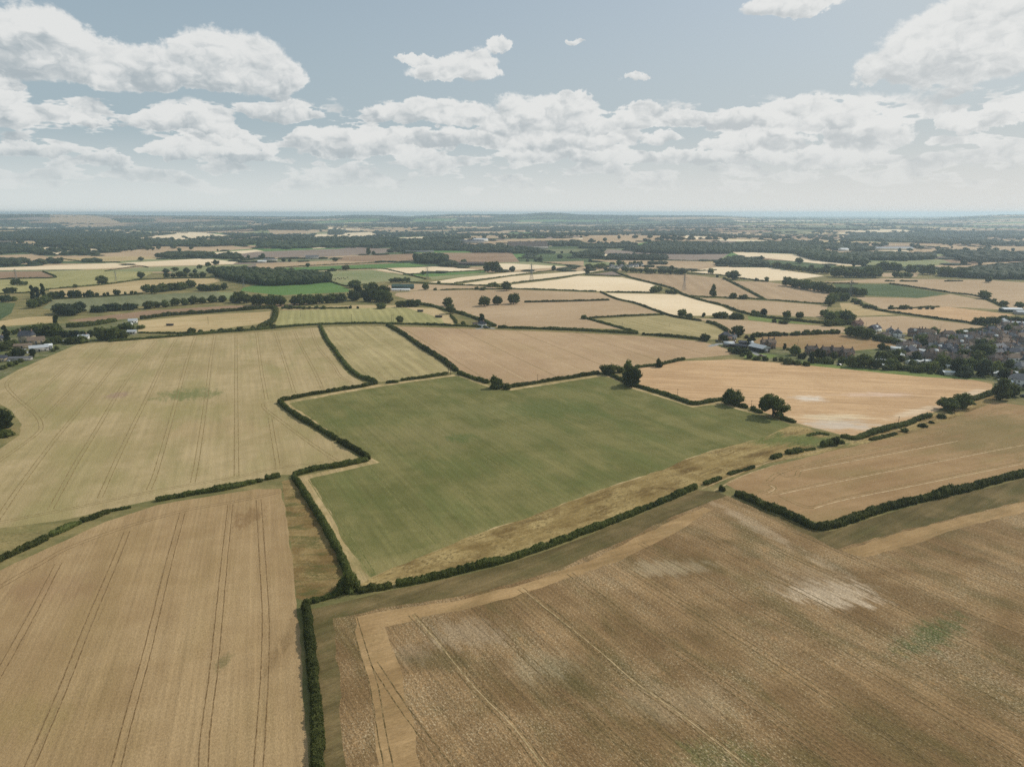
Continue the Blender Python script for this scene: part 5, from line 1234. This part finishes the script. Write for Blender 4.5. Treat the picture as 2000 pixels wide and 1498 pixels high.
def copy_tree(o, parent=None):
    c = o.copy(); COL.objects.link(c)
    if parent is not None: c.parent = parent
    for ch in list(o.children): copy_tree(ch, c)
    return c
def paint(root, **kw):
    for ch in root.children_recursive:
        b = ch.name.split('.')[0]
        if b in kw and ch.type == 'MESH': ch.material_slots[0].link = 'OBJECT'; ch.material_slots[0].material = MATS[kw[b]]
def place(root, x, y, rz, label, cat='house', group=None, sc=1.):
    root.location = gp(x, y); root.rotation_euler = (0, 0, rz); root.scale = (sc,) * 3; return tag(root, label, cat, group)
KINDS = [('two-storey', dict(L=9, W=7, hw=4.6, hr=2.6, style='hip', chim=1)), ('two-storey', dict(L=12, W=7, hw=5.0, hr=2.8, style='hip', chim=2)), ('gabled', dict(L=8.5, W=7, hw=4.6, hr=2.8, style='gable', chim=1, porch=True)),
         ('low', dict(L=10, W=7.5, hw=2.6, hr=2.6, style='hip', chim=1)), ('half-hipped', dict(L=11, W=7.5, hw=3.8, hr=3.6, style='half', chim=1, dormer=True)), ('terraced', dict(L=8.5, W=6, hw=4.6, hr=2.4, style='gable', chim=2))]
HP = {}
RH = random.Random(21)
ROOFN = {'roof_brown': 'brown', 'roof_grey': 'grey', 'roof_slate': 'slate', 'roof_tan': 'tan', 'roof_red': 'reddish'}
WALLN = {'wall_cream': 'cream', 'wall_white': 'white', 'wall_brick': 'brick', 'wall_grey': 'grey'}
def village_house(ki, x, y, rz, label, wall=None, roof=None, group=None):
    if ki not in HP: HP[ki] = r = house(**KINDS[ki][1], name='house')
    else: r = copy_tree(HP[ki])
    wall = wall or RH.choice(['wall_cream', 'wall_white', 'wall_brick', 'wall_grey', 'wall_cream', 'wall_white']); roof = roof or RH.choice(['roof_brown', 'roof_grey', 'roof_slate', 'roof_brown', 'roof_slate', 'roof_tan'])
    lab = f'{WALLN[wall]} {KINDS[ki][0]} house, {ROOFN[roof]} roof, {label}' if '{' not in label else label
    place(r, x, y, rz, lab, 'house', group); HP.setdefault('todo', []).append((r, wall, roof)); return r
STREETS = [  # photograph pixels along each row of houses, count, angle wobble, name
 ([(1776,703),(1816,707),(1850,710),(1890,712)], 7, 'front row left of the dark tree'),
 ([(1933,708),(1955,709),(1990,710),(2025,711)], 5, 'front row right of the grey tree'),
 ([(1772,693),(1786,690)], 2, 'short row at the street mouth'),
 ([(1815,698),(1850,699),(1885,699)], 5, 'second row behind the dark tree'),
 ([(1935,697),(1970,697),(2020,696)], 5, 'second row right of the widest tree'),
 ([(1760,682),(1775,682),(1788,680)], 3, 'row at the left village tip'),
 ([(1806,686),(1830,688),(1862,689)], 5, 'third row by the bright street'),
 ([(1935,686),(1970,686),(2020,684)], 5, 'third row on the right'),
 ([(1812,676),(1845,678),(1890,679),(1935,677),(1975,676),(2020,674)], 12, 'fourth row across the village'),
 ([(1786,665),(1820,668),(1860,669),(1900,669),(1950,668),(2020,666)], 13, 'fifth row across the village'),
 ([(1780,657),(1800,657),(1818,659)], 3, 'upper left row before the tan field'),
 ([(1840,661),(1880,663),(1920,661),(1960,660),(2020,658)], 11, 'sixth row near the village gardens'),
 ([(1925,654),(1960,652),(2000,650),(2030,649)], 7, 'back row below the greenhouses'),
 ([(1955,645),(1985,643),(2030,641)], 5, 'last row at the village head'),
 ([(1985,726),(2015,724)], 2, 'lane end by the low round tree'),
 ([(1986,752),(2010,756)], 2, 'lower corner behind the tall dark tree'),
 ([(2000,740),(2030,740)], 2, 'right edge above the lower corner'),
]
for pts, n, nm in STREETS:
    P = sorted(walk(pts, n, .12, 1.0, RH))
    for i, (x, y) in enumerate(P):
        a0 = gp(*pts[0]); a1 = gp(*pts[-1]); base = math.atan2(a1.y - a0.y, a1.x - a0.x)
        village_house(RH.choice([0, 0, 1, 2, 3, 4]), x, y, base + RH.choice([0, 0, math.pi, math.pi / 2, .3, -.3]) + RH.uniform(-.1, .1), f'{ORD[i]} in the {nm}', group='village houses')
for i, (x, y, rz) in enumerate([(1584,692,.0),(1614,694,.05),(1634,695,.02),(1654,698,.1)]):
    village_house(5, x, y, rz, f'{ORD[i]} from the left above the tall clipped hedge', 'wall_brick', 'roof_brown', 'terrace above the clipped hedge')
for i, (x, y, w_) in enumerate([(1674,640,'wall_brick'),(1707,649,'wall_white'),(1739,656,'wall_white'),(1752,659,'wall_white'),(1727,659,'wall_cream')]):
    village_house([2, 4, 2, 2, 3][i], x, y, [.3, .5, 1.2, 1.1, .2][i], ['beside the grove on the road', 'with the bright bush below it', 'left of two white gables', 'right of two white gables', 'below the row of white gables'][i], w_, ['roof_red', 'roof_slate', 'roof_grey', 'roof_grey', 'roof_brown'][i])
paint(village_house(1, 1890, 695, .4, 'between the sunlit tree and the widest tree', 'wall_white', 'roof_grey'))
for r, wl, rf in HP['todo']: paint(r, wall=wl, roof=rf)
for r, (wl, rf) in ((place(house(13, 8, 4.8, 3, 'gable', 'wall_white', 'roof_grey', chim=1), 1947, 689, .5, 'white house with pale grey gables right of the widest village tree'), (0, 0)), (place(house(16, 10, 5.2, 3.4, 'gable', 'wall_white', 'roof_tan', chim=1), 1961, 685, .2, 'big white house with tan roof behind the pale grey gables'), (0, 0))): pass

# the farm
b = house(15, 8.5, 3.6, 2.2, 'gable', 'wall_black', 'roof_pale', 'barn', 0, win=False, door=False)
d = Acc(); d.box(-7.62, -7.5, -2, 2, 0, 3.0); d.build('door', MATS['metal_grey'], b)
place(b, 1482, 686, math.radians(118), 'black barn with a pale ridged roof and grey doors at the farm', 'barn')
b = house(6.5, 6, 5, 2.2, 'gable', 'wall_brick', 'roof_tan', 'house', 2); place(b, 1494, 679, .05, 'brick house with tan roof behind the black barn, left one'); 
b = house(6, 6.5, 5.4, 2.8, 'half', 'wall_brick', 'roof_tan', 'house', 2); place(b, 1505, 680, .05, 'taller brick house with tan roof behind the black barn, right one')
b = house(10, 6.5, 3.6, 3.8, 'hip', 'wall_brick', 'roof_slate', 'farmhouse', 1); place(b, 1416, 664, .4, 'dark slate-roofed farmhouse behind the farm sheds', 'farmhouse')
b = house(7, 5, 2.6, 2, 'gable', 'wall_grey', 'roof_grey', 'cottage', 1); place(b, 1429, 663, .2, 'low grey-roofed cottage right of the farmhouse', 'cottage')
def open_barn(L, W, h, roof, name='open_barn'):
    r = empty(name, (0, 0, 0)); a = Acc(); a.add([(-L/2, -W/2, h), (L/2, -W/2, h), (L/2, W/2, h + 1.2), (-L/2, W/2, h + 1.2), (-L/2, -W/2, h - .15), (L/2, -W/2, h - .15), (L/2, W/2, h + 1.05), (-L/2, W/2, h + 1.05)], [(0,1,2,3),(4,7,6,5),(0,4,5,1),(1,5,6,2),(2,6,7,3),(3,7,4,0)])
    a.build('roof', MATS[roof], r)
    for i in range(5):
        p = Acc(); x = -L / 2 + .4 + i * (L - .8) / 4; p.bar((x, -W / 2 + .3, 0), (x, -W / 2 + .3, h), .15, 5); p.build('post', MATS['pole_wood'], r)
    q = Acc(); q.box(-L / 2, L / 2, W / 2 - .3, W / 2 - .1, -.1, h + .9); q.build('wall', MATS['wall_grey'], r); return r
place(open_barn(9, 6.5, 2.8, 'roof_pale'), 1424, 677, -.1, 'open pole barn with pale flat roof at the farm', 'barn')
place(house(14, 4, 2.2, 1.2, 'gable', 'wall_black', 'roof_slate', 'shed', 0, win=False), 1443, 679, -.75, 'long low dark shed beside the pole barn', 'shed')
place(house(6, 4, 2.2, 1.3, 'gable', 'wall_black', 'roof_slate', 'shed', 0, win=False), 1450, 673, -.2, 'dark shed behind the long low one', 'shed')
place(open_barn(4, 3, 2.2, 'roof_pale', 'carport'), 1467, 674, 0, 'small pale carport left of the black barn', 'carport')
# the cottage on the lane and far sheds
place(house(6.5, 5.5, 3.6, 2.6, 'gable', 'wall_white', 'roof_slate', 'cottage', 1), 942, 639, -.9, 'white gabled cottage beside the lane below the three oaks', 'cottage')
place(house(6, 4, 2.2, 1.8, 'gable', 'wall_cream', 'roof_brown', 'shed', 0, win=False), 930, 637, .3, 'small brown-roofed outbuilding left of the white cottage', 'shed')
def shed(x, y, L, W, hw, hr, wall, roof, rz, label, cat='barn', name='barn'):
    return place(house(L, W, hw, hr, 'gable', wall, roof, name, 0, win=False), x, y, rz, label, cat)
shed(787, 564, 32, 14, 4, 3, 'wall_green', 'wall_green', .02, 'dark green barn above the big grove')
shed(783, 568, 26, 6, 2.2, 1, 'wall_white', 'roof_white', .02, 'long white trough shed in front of the dark green barn', 'shed', 'shed')
shed(920, 519, 62, 18, 5, 3, 'wall_black', 'roof_brown', .02, 'long dark far barn left of the big broad tree')
shed(1030, 486, 120, 60, 8, 14, 'wall_grey', 'roof_brown', .1, 'huge brown-roofed barn on the far rise')
shed(820, 493, 80, 12, 3, 2, 'wall_grey', 'roof_grey', .0, 'very long grey far shed', 'shed', 'shed')
shed(528, 510, 30, 12, 3.5, 2, 'wall_cream', 'roof_grey', .1, 'grey farm shed above the large left wood')
shed(512, 513, 18, 9, 3, 2, 'wall_cream', 'roof_white', .1, 'smaller white shed left of the grey farm shed', 'shed', 'shed')
shed(610, 506, 30, 14, 5, 4, 'wall_grey', 'roof_grey', .1, 'small grey far barn in the hedged field')
shed(920, 475, 90, 30, 7, 4, 'wall_grey', 'roof_slate', .0, 'dark industrial far shed')
shed(938, 473, 50, 30, 10, 3, 'wall_white', 'roof_pale', .3, 'white industrial far building right of the dark shed')
shed(1647, 491, 24, 16, 6, 3, 'wall_white', 'roof_white', .2, 'small white far building in the right woods', 'building', 'building')
shed(1745, 489, 110, 20, 6, 3, 'wall_cream', 'roof_pale', .0, 'long pale far works on the right plain', 'building', 'building')
shed(1974, 609, 20, 12, 3.4, 1.4, 'wall_green', 'roof_white', -.15, 'large white-roofed shed at the right above the village', 'shed', 'shed')
shed(1997, 614, 15, 10, 3, 1.4, 'wall_grey', 'roof_pale', -.15, 'pale shed at the right edge beside the white-roofed one', 'shed', 'shed')
shed(1980, 634, 20, 6, 2.2, 1.2, 'wall_grey', 'roof_pale', -.2, 'long pale greenhouse above the village, upper one', 'greenhouse', 'greenhouse')
shed(1978, 645, 12, 3, 2.2, 1, 'wall_white', 'roof_white', -.1, 'long white greenhouse above the village, lower one', 'greenhouse', 'greenhouse')
shed(1960, 631, 7, 5, 3, 2, 'wall_white', 'roof_pale', .4, 'little white house left of the greenhouses', 'house', 'house')
shed(821, 609, 6, 3, 1.8, .6, 'wall_black', 'roof_brown', -.2, 'small dark field shelter in the pale paddock, left one', 'shelter', 'field_shelter')
shed(857, 620, 7, 3, 1.8, .6, 'wall_black', 'roof_brown', -.3, 'small dark field shelter in the pale paddock, right one', 'shelter', 'field_shelter')
shed(332, 636, 6, 3, 1.6, .5, 'wall_black', 'roof_brown', 0, 'tiny dark shelter in the small gold field', 'shelter', 'field_shelter')
for i, (x, y) in enumerate([(1195,524),(1204,526),(1213,524),(1222,526),(1233,523),(1243,522),(1252,521)]):
    o = village_house(2, x, y, RH.uniform(0, 3), f'{ORD[i]} from the left in the white far village', 'wall_white', 'roof_grey', 'white far village houses'); paint(o, wall='wall_white', roof='roof_grey')
# left hamlet
b = house(13, 7.5, 3.4, 1.8, 'gable', 'wall_grey', 'roof_pale', 'modern_house', 0, win=True); place(b, 77, 686, .62, 'long pale-roofed modern building at the wheat edge of the hamlet', 'building')
b = house(5, 4.5, 3, 1.2, 'gable', 'wall_white', 'roof_white', 'annexe', 0, win=True); place(b, 96, 681, .62, 'small white-roofed annexe right of the modern building', 'building')
b = house(12, 6.5, 4, 3, 'gable', 'wall_stone', 'roof_tan', 'farmhouse', 0); place(b, 72, 673, .5, 'stone house with pale-tan roof behind the modern building', 'house')
b = house(11, 7, 6, 4, 'gable', 'wall_stone', 'roof_slate', 'manor_house', 2); place(b, 54, 668, 0, 'tall dark manor with gables and chimneys among the hamlet trees', 'manor')
b = house(15, 4, 2.2, 1, 'gable', 'wall_grey', 'roof_grey', 'shed', 0, win=False); place(b, 41, 704, .15, 'long low grey-walled shed at the hamlet front', 'shed')
b = house(12, 5, 2.4, 1.6, 'gable', 'wall_stone', 'roof_tan', 'shed', 0, win=False); place(b, 45, 680, .3, 'tan-roofed low outbuilding left of the modern building', 'shed')
b = house(7, 5, 3, 2, 'gable', 'wall_stone', 'roof_slate', 'cottage', 0); place(b, 4, 706, .1, 'stone cottage with slate roof at the left edge', 'cottage')
b = house(6, 5, 3, 2, 'gable', 'wall_cream', 'roof_slate', 'cottage', 1); place(b, 1, 666, .8, 'cream cottage left of the tallest poplar', 'cottage')
b = house(8, 5.5, 2.8, 1.8, 'gable', 'wall_white', 'roof_pale', 'bungalow', 1); place(b, 164, 663, .3, 'white bungalow in the trees at the head of the olive wheat', 'bungalow')
b = house(8, 6, 2.8, 1.8, 'gable', 'wall_white', 'roof_pale', 'farmhouse', 0); place(b, 260, 631, .4, 'white farm building above the dark grove, back one', 'farmhouse')
b = house(8, 4, 2.2, 1.2, 'gable', 'wall_white', 'roof_white', 'shed', 0, win=False); place(b, 250, 637, .1, 'low white shed above the dark grove, front one', 'shed')
b = house(7, 5, 2.4, 1.4, 'gable', 'wall_grey', 'roof_pale', 'cottage', 0); place(b, 258, 652, .2, 'small pale cottage beside the lane below the white farm', 'cottage')
b = house(5, 3, 2, .6, 'gable', 'wall_white', 'roof_white', 'shed', 0, win=False); place(b, 130, 670, .1, 'small white garden shed between hamlet and bungalow', 'shed')

# garden shrubs, sheds, cars in the village
GARD = np.array([gp(x, y)[:2] for x, y in [(1700,700),(1760,680),(1790,655),(1950,648),(2040,640),(2040,760),(1975,765),(1935,742),(1800,729),(1710,716)]])
HL = [r.location.copy() for r, _, _ in HP['todo']]
def freespot(rad):
    for _ in range(200):
        q = GARD[RH.randrange(len(GARD))] * 0 + np.array([RH.uniform(GARD[:, 0].min(), GARD[:, 0].max()), RH.uniform(GARD[:, 1].min(), GARD[:, 1].max())])
        if inside(q[None], GARD)[0] and min((math.hypot(q[0] - h.x, q[1] - h.y) for h in HL)) > rad: return q
    return q
for i in range(150):
    q = freespot(6.5); cm, tm = proto('bush', RH.randrange(4), 2 if i % 3 else 1); o = bpy.data.objects.new('garden_bush', cm); COL.objects.link(o)
    s_ = RH.choice([.16, .22, .3, .38, .5, .6]); o.location = (q[0], q[1], 0); o.scale = (s_, s_, s_ * RH.uniform(.8, 1.4)); o.rotation_euler = (0, 0, RH.uniform(0, 6))
    o.material_slots[0].link = 'OBJECT'; o.material_slots[0].material = MATS[RH.choice(['hedge_leaf', 'oak_leaf', 'dark_leaf', 'grey_leaf', 'bright_leaf', 'oak_leaf'])]
    tag(o, 'green bush in the gardens between the houses of the village', 'bush', 'garden bushes in the village')
def car_proto():
    r = empty('parked_car', (0, 0, 0)); a = Acc()
    sec = [(-2.1, .35), (-2.15, .8), (-1.5, .95), (1.0, .95), (2.0, .8), (2.15, .6), (2.1, .35)]
    V = [(x, y, z) for y in (-.85, .85) for x, z in sec]; n = len(sec)
    a.add(V, [(i, (i + 1) % n, n + (i + 1) % n, n + i) for i in range(n)]); a.poly(V[:n]); a.poly(V[n:][::-1]); a.build('body', MATS['roof_white'], r)
    g = Acc(); B = [(-1.9, -.8, .96), (1.1, -.8, .96), (1.1, .8, .96), (-1.9, .8, .96)]; T = [(-1.5, -.62, 1.42), (.35, -.62, 1.42), (.35, .62, 1.42), (-1.5, .62, 1.42)]
    g.add(B + T, [(0,1,5,4),(1,2,6,5),(2,3,7,6),(3,0,4,7)]); g.build('windows', GLASS, r)
    t = Acc(); t.add([(x, y, z + .04) for x, y, z in T] + [(x, y, z - .01) for x, y, z in T], [(0,1,2,3),(0,4,5,1),(1,5,6,2),(2,6,7,3),(3,7,4,0)]); t.build('roof', MATS['roof_white'], r)
    for x in (-1.35, 1.35):
        for y in (-.9, .7):
            w_ = Acc(); w_.bar((x, y, .33), (x, y + .2, .33), .33, 10); w_.build('wheel', MATS['paint_dark'], r)
    return r
matte('car_blue', S(60, 74, 100), .3, .1, 1, .5); matte('car_red', S(120, 44, 40), .3, .1, 1, .5); matte('car_silver', S(178, 180, 184), .3, .1, 1, .5); matte('car_black', S(40, 42, 46), .3, .1, 1, .5)
CP = car_proto(); first = True
CARC = [('roof_white', 'white'), ('roof_white', 'white'), ('car_silver', 'silver'), ('car_blue', 'blue'), ('car_red', 'red'), ('car_black', 'black')]
carspots = [((1803,703), 'on the bright street near its front end'), ((1804,696), 'farther up the bright street'), ((1795,690), 'at the bend of the bright street'), ((1800,686), 'near the top of the bright street'), ((1820,689), 'just right of the bright street bend'),
            ((1825,710), 'before the front row of houses'), ((1832,717), 'on the front garden drive, left of the dark tree'), ((1838,718), 'on the front garden drive, nearest the dark tree'), ((1906,724), 'between the two front trees'), ((1928,726), 'right of the grey tree'),
            ((1960,745), 'on the lane right of the low round tree'), ((1975,738), 'on the lane above the tall dark tree'), ((1985,742), 'on the lane by the right edge'), ((1998,775), 'at the lower right corner by the edge'), ((1945,718), 'on the front street right of the grey tree'), ((1958,720), 'on the front street, next to the low round tree'),
            ((1640,714), 'behind the clipped hedge'), ((1655,702), 'in front of the terrace end'), ((1486,696), 'beside the black barn'), ((1434,668), 'beside the farmhouse, left one'), ((1446,668), 'beside the farmhouse, right one'),
            ((1400,667), 'on the farm drive'), ((55,690), 'before the modern building'), ((100,684), 'beside the white annexe'), ((15,706), 'by the stone cottage at the left edge'), ((950,641), 'by the white cottage on the lane')]
for i in range(34):
    t_ = RH.random(); carspots.append(((1810 + t_ * 210, [680, 672, 684, 700, 664, 692][i % 6] + RH.uniform(-1.5, 1.5)), None))
for i, ((x, y), lb) in enumerate(carspots):
    c = CP if first else copy_tree(CP); first = False; mt, cn_ = CARC[RH.randrange(6)]
    c.location = gp(x, y) + Vector((0, 0, .04)); c.rotation_euler = (0, 0, RH.choice([0, .1, 1.5, 1.6, 3.1]) + RH.uniform(-.15, .15))
    tag(c, f'{cn_} car parked {lb}' if lb else f'{cn_} car parked between houses in the crowded part of the village', 'car', 'parked cars'); c['_m'] = mt
for o in [o for o in COL.objects if o.name.startswith('parked_car')]: mt = o['_m']; del o['_m']; paint(o, body=mt, roof=mt)
sp = house(5, 3.2, 2.0, .8, 'gable', 'wall_white', 'roof_white', 'garden_shed', 0, win=False); first = True
for i in range(64):
    q = freespot(6); c = sp if first else copy_tree(sp); first = False
    c.location = (q[0], q[1], 0); c.scale = (RH.uniform(.8, 1.5),) * 2 + (RH.uniform(.9, 1.3),); c.rotation_euler = (0, 0, RH.uniform(0, 3)); tag(c, 'small pale garden shed among the gardens of the village', 'shed', 'garden sheds in the village')

# ------------------------------------------------------------------ pylons, poles, cattle
def pylon(h=30.):
    r = empty('pylon', (0, 0, 0)); a = Acc(); w0, w1, w2 = 3.0, .75, .45; lv = [0, 5, 9.5, 13.5, 17, 20]; t = .13
    W = lambda z: (w0 + (w1 - w0) * z / 20) if z < 20 else w1 + (w2 - w1) * (z - 20) / 9
    lv += [23, 26, 29]
    for sx in (-1, 1):
        for sy_ in (-1, 1):
            for z0, z1 in zip(lv, lv[1:]): a.bar((sx * W(z0), sy_ * W(z0), z0), (sx * W(z1), sy_ * W(z1), z1), t * 1.4, 4)
    for z0, z1 in zip(lv, lv[1:]):
        for s_ in (-1, 1):
            for d in (-1, 1):
                a.bar((d * W(z0), s_ * W(z0), z0), (-d * W(z1), s_ * W(z1), z1), t * .7, 3); a.bar((s_ * W(z0), d * W(z0), z0), (s_ * W(z1), -d * W(z1), z1), t * .7, 3)
            a.bar((-W(z1), s_ * W(z1), z1), (W(z1), s_ * W(z1), z1), t * .7, 3)
    for s_ in (-1, 1):
        for q in (-1, 1): a.bar((s_ * .45, q * .45, 29), (0, 0, 31.5), t, 4)
    a.build('tower', MATS['metal_grey'], r)
    for z, l in ((20, 4.2), (24, 5.2), (28, 3.8)):
        c = Acc()
        for s_ in (-1, 1):
            for q in (-1, 1): c.bar((s_ * .5, q * .5, z), (s_ * l, 0, z), t, 4); c.bar((s_ * .5, q * .5, z + 1.4), (s_ * l, 0, z), t * .8, 4)
        co = c.build('crossarm', MATS['metal_grey'], r)
        for s_ in (-1, 1):
            i_ = Acc(); i_.bar((s_ * l, 0, z), (s_ * l, 0, z - 1.6), .12, 6); i_.build('insulator', MATS['wall_black'], co)
    return r
PY = pylon(); first = True
for x, y, hp, lb in [(1038,549,34,'middle pylon standing over the narrow cream strips'), (1336,567,32,'pylon in the lined tan field above the copse'), (1659,588,42,'right pylon beside the dense block of trees'), (835,546,25,'pylon by the hedge of the far green strips'),
                     (227,550,21,'pylon in the striped yellow field right of the flat-topped oak'), (32,548,23,'leftmost pylon over the far brown field'), (476,561,21,'pylon before the large wood left of the bright green field')]:
    c = PY if first else copy_tree(PY); first = False; p = gp(x, y); s_ = hp * mpp(p) / 31.5; place(c, x, y, .35 + .1 * math.sin(x), lb, 'pylon', 'pylons across the plain', s_)
def pole():
    r = empty('utility_pole', (0, 0, 0)); a = Acc(); a.bar((0, 0, -.3), (0, 0, 9), .2, 7, .14); a.build('post', MATS['pole_wood'], r)
    b_ = Acc(); b_.box(-.9, .9, -.08, .08, 8.4, 8.6); b_.build('crossarm', MATS['pole_wood'], r)
    for x in (-.8, 0, .8):
        i_ = Acc(); i_.bar((x, 0, 8.6 if x else 9), (x, 0, 8.95 if x else 9.3), .07, 6); i_.build('insulator', MATS['wall_black'], r)
    return r
PO = pole(); first = True
for x, y, hp, lb in [(876,732,25,'left post of the close pair at the top corner of the green field'), (880,732,25,'right post of the close pair at the top corner of the green field'), (1050,747,16,'wooden pole in the hedge below the pink wheat'),
                     (1323,776,17,'wooden pole in the orange wheat behind the V-shaped hedge'), (1467,799,18,'wooden pole between the second oak and the sunlit oak'), (1753.5,834,22,'stout pole in the thick hedge below orange wheat'),
                     (587,619,14,'wooden pole at the left of the olive crop field'), (687,628,14,'wooden pole in the middle of the olive crop field'), (765,629,14,'left pole of two near the lone round tree'), (768,629,14,'right pole of two near the lone round tree'),
                     (818,677,13,'left pole of two in the thick diagonal hedge'), (821,677,13,'right pole of two in the thick diagonal hedge'), (1215,641,12,'wooden pole in the olive lens-shaped field'), (1558,676,13,'wooden pole behind the round garden tree'),
                     (1691,640,11,'wooden pole at the roadside right of the grove'), (1877,630,10,'wooden pole on the long straight hedge near the village'), (1740,647,10,'wooden pole behind the white gables'), (407,633,14,'wooden pole in the small gold field'),
                     (463,602,10,'wooden pole above the tall overgrown hedge'), (1307,640,8,'short pole right of the lens-shaped field'), (1441,607,10,'pole at the right tip of the long cream field'), (987,639,10,'wooden pole right of the white cottage'), (1837,644,10,'wooden pole in the tan field behind the village')]:
    c = PO if first else copy_tree(PO); first = False; p = gp(x, y); place(c, x, y, .5, lb, 'pole', 'wooden utility poles', hp * mpp(p) / 9.2)
def cow_mesh():
    bm = bmesh.new(); me = bpy.data.meshes.new('cow')
    J = [(-.75, 0, 1.1), (0, 0, 1.05), (.7, 0, 1.15), (1.05, 0, 1.25), (1.35, 0, 1.0), (1.6, 0, .75)]; Rr = [.3, .38, .34, .2, .15, .1]
    legs = [(0, s_, x) for s_ in (-.22, .22) for x in (-.72, .62)]
    vs = [bm.verts.new(j) for j in J]
    for a_, b__ in zip(vs, vs[1:]): bm.edges.new((a_, b__))
    rr = list(Rr)
    for _, y, x in legs:
        k = bm.verts.new((x, y, .75)); f_ = bm.verts.new((x - .05, y, .4)); g = bm.verts.new((x, y, .04)); bm.edges.new((vs[0] if x < 0 else vs[2], k)); bm.edges.new((k, f_)); bm.edges.new((f_, g)); rr += [.15, .08, .07]
    t1 = bm.verts.new((-1.1, 0, .8)); bm.edges.new((vs[0], t1)); rr.append(.04); bm.to_mesh(me); bm.free()
    o = bpy.data.objects.new('cow', me); COL.objects.link(o); o.modifiers.new('skin', 'SKIN')
    for v, r in zip(me.skin_vertices[0].data, rr): v.radius = (r, r)
    me.skin_vertices[0].data[0].use_root = True
    dg = bpy.context.evaluated_depsgraph_get(); m2 = bpy.data.meshes.new_from_object(o.evaluated_get(dg)); bpy.data.objects.remove(o); m2.materials.append(MATS['wall_black']); return m2
CM = cow_mesh()
for x, y in [(652,546),(656,545),(660,544),(663,546),(667,545),(671,544),(674,546),(655,548),(648,549),(679,543)]:
    o = bpy.data.objects.new('cow', CM); COL.objects.link(o); o.location = gp(x, y); o.rotation_euler = (0, 0, RH.uniform(0, 6)); o.scale = (1.2,) * 3
    tag(o, 'dark cow grazing with the herd in the far pale pasture', 'cow', 'cattle in the far pasture')

# ------------------------------------------------------------------ the air
ZTOP = float(HT(GV[:, 0], GV[:, 1]).max()) + 13; print('ZTOP', ZTOP); ZTOP = max(ZTOP, 118.)
hz = Acc(); hz.box(-20500, 20500, -20500, 20500, -30, ZTOP)
hm_ = bpy.data.materials.new('haze'); hm_.use_nodes = True; ht = hm_.node_tree
for n in list(ht.nodes): ht.nodes.remove(n)
ho = ht.nodes.new('ShaderNodeOutputMaterial'); pv = ht.nodes.new('ShaderNodeVolumePrincipled'); ht.links.new(pv.outputs[0], ho.inputs['Volume'])
pv.inputs['Color'].default_value = (.68, .865, 1.0, 1); pv.inputs['Density'].default_value = 1.05e-4; pv.inputs['Anisotropy'].default_value = .45
pv.inputs['Density Attribute'].default_value = ''; pv.inputs['Temperature Attribute'].default_value = ''; pv.inputs['Color Attribute'].default_value = ''
tag(hz.build('haze', hm_), 'thin blue summer haze over the whole plain', 'haze', None, 'stuff')
print('TREES', N_TREE[0])
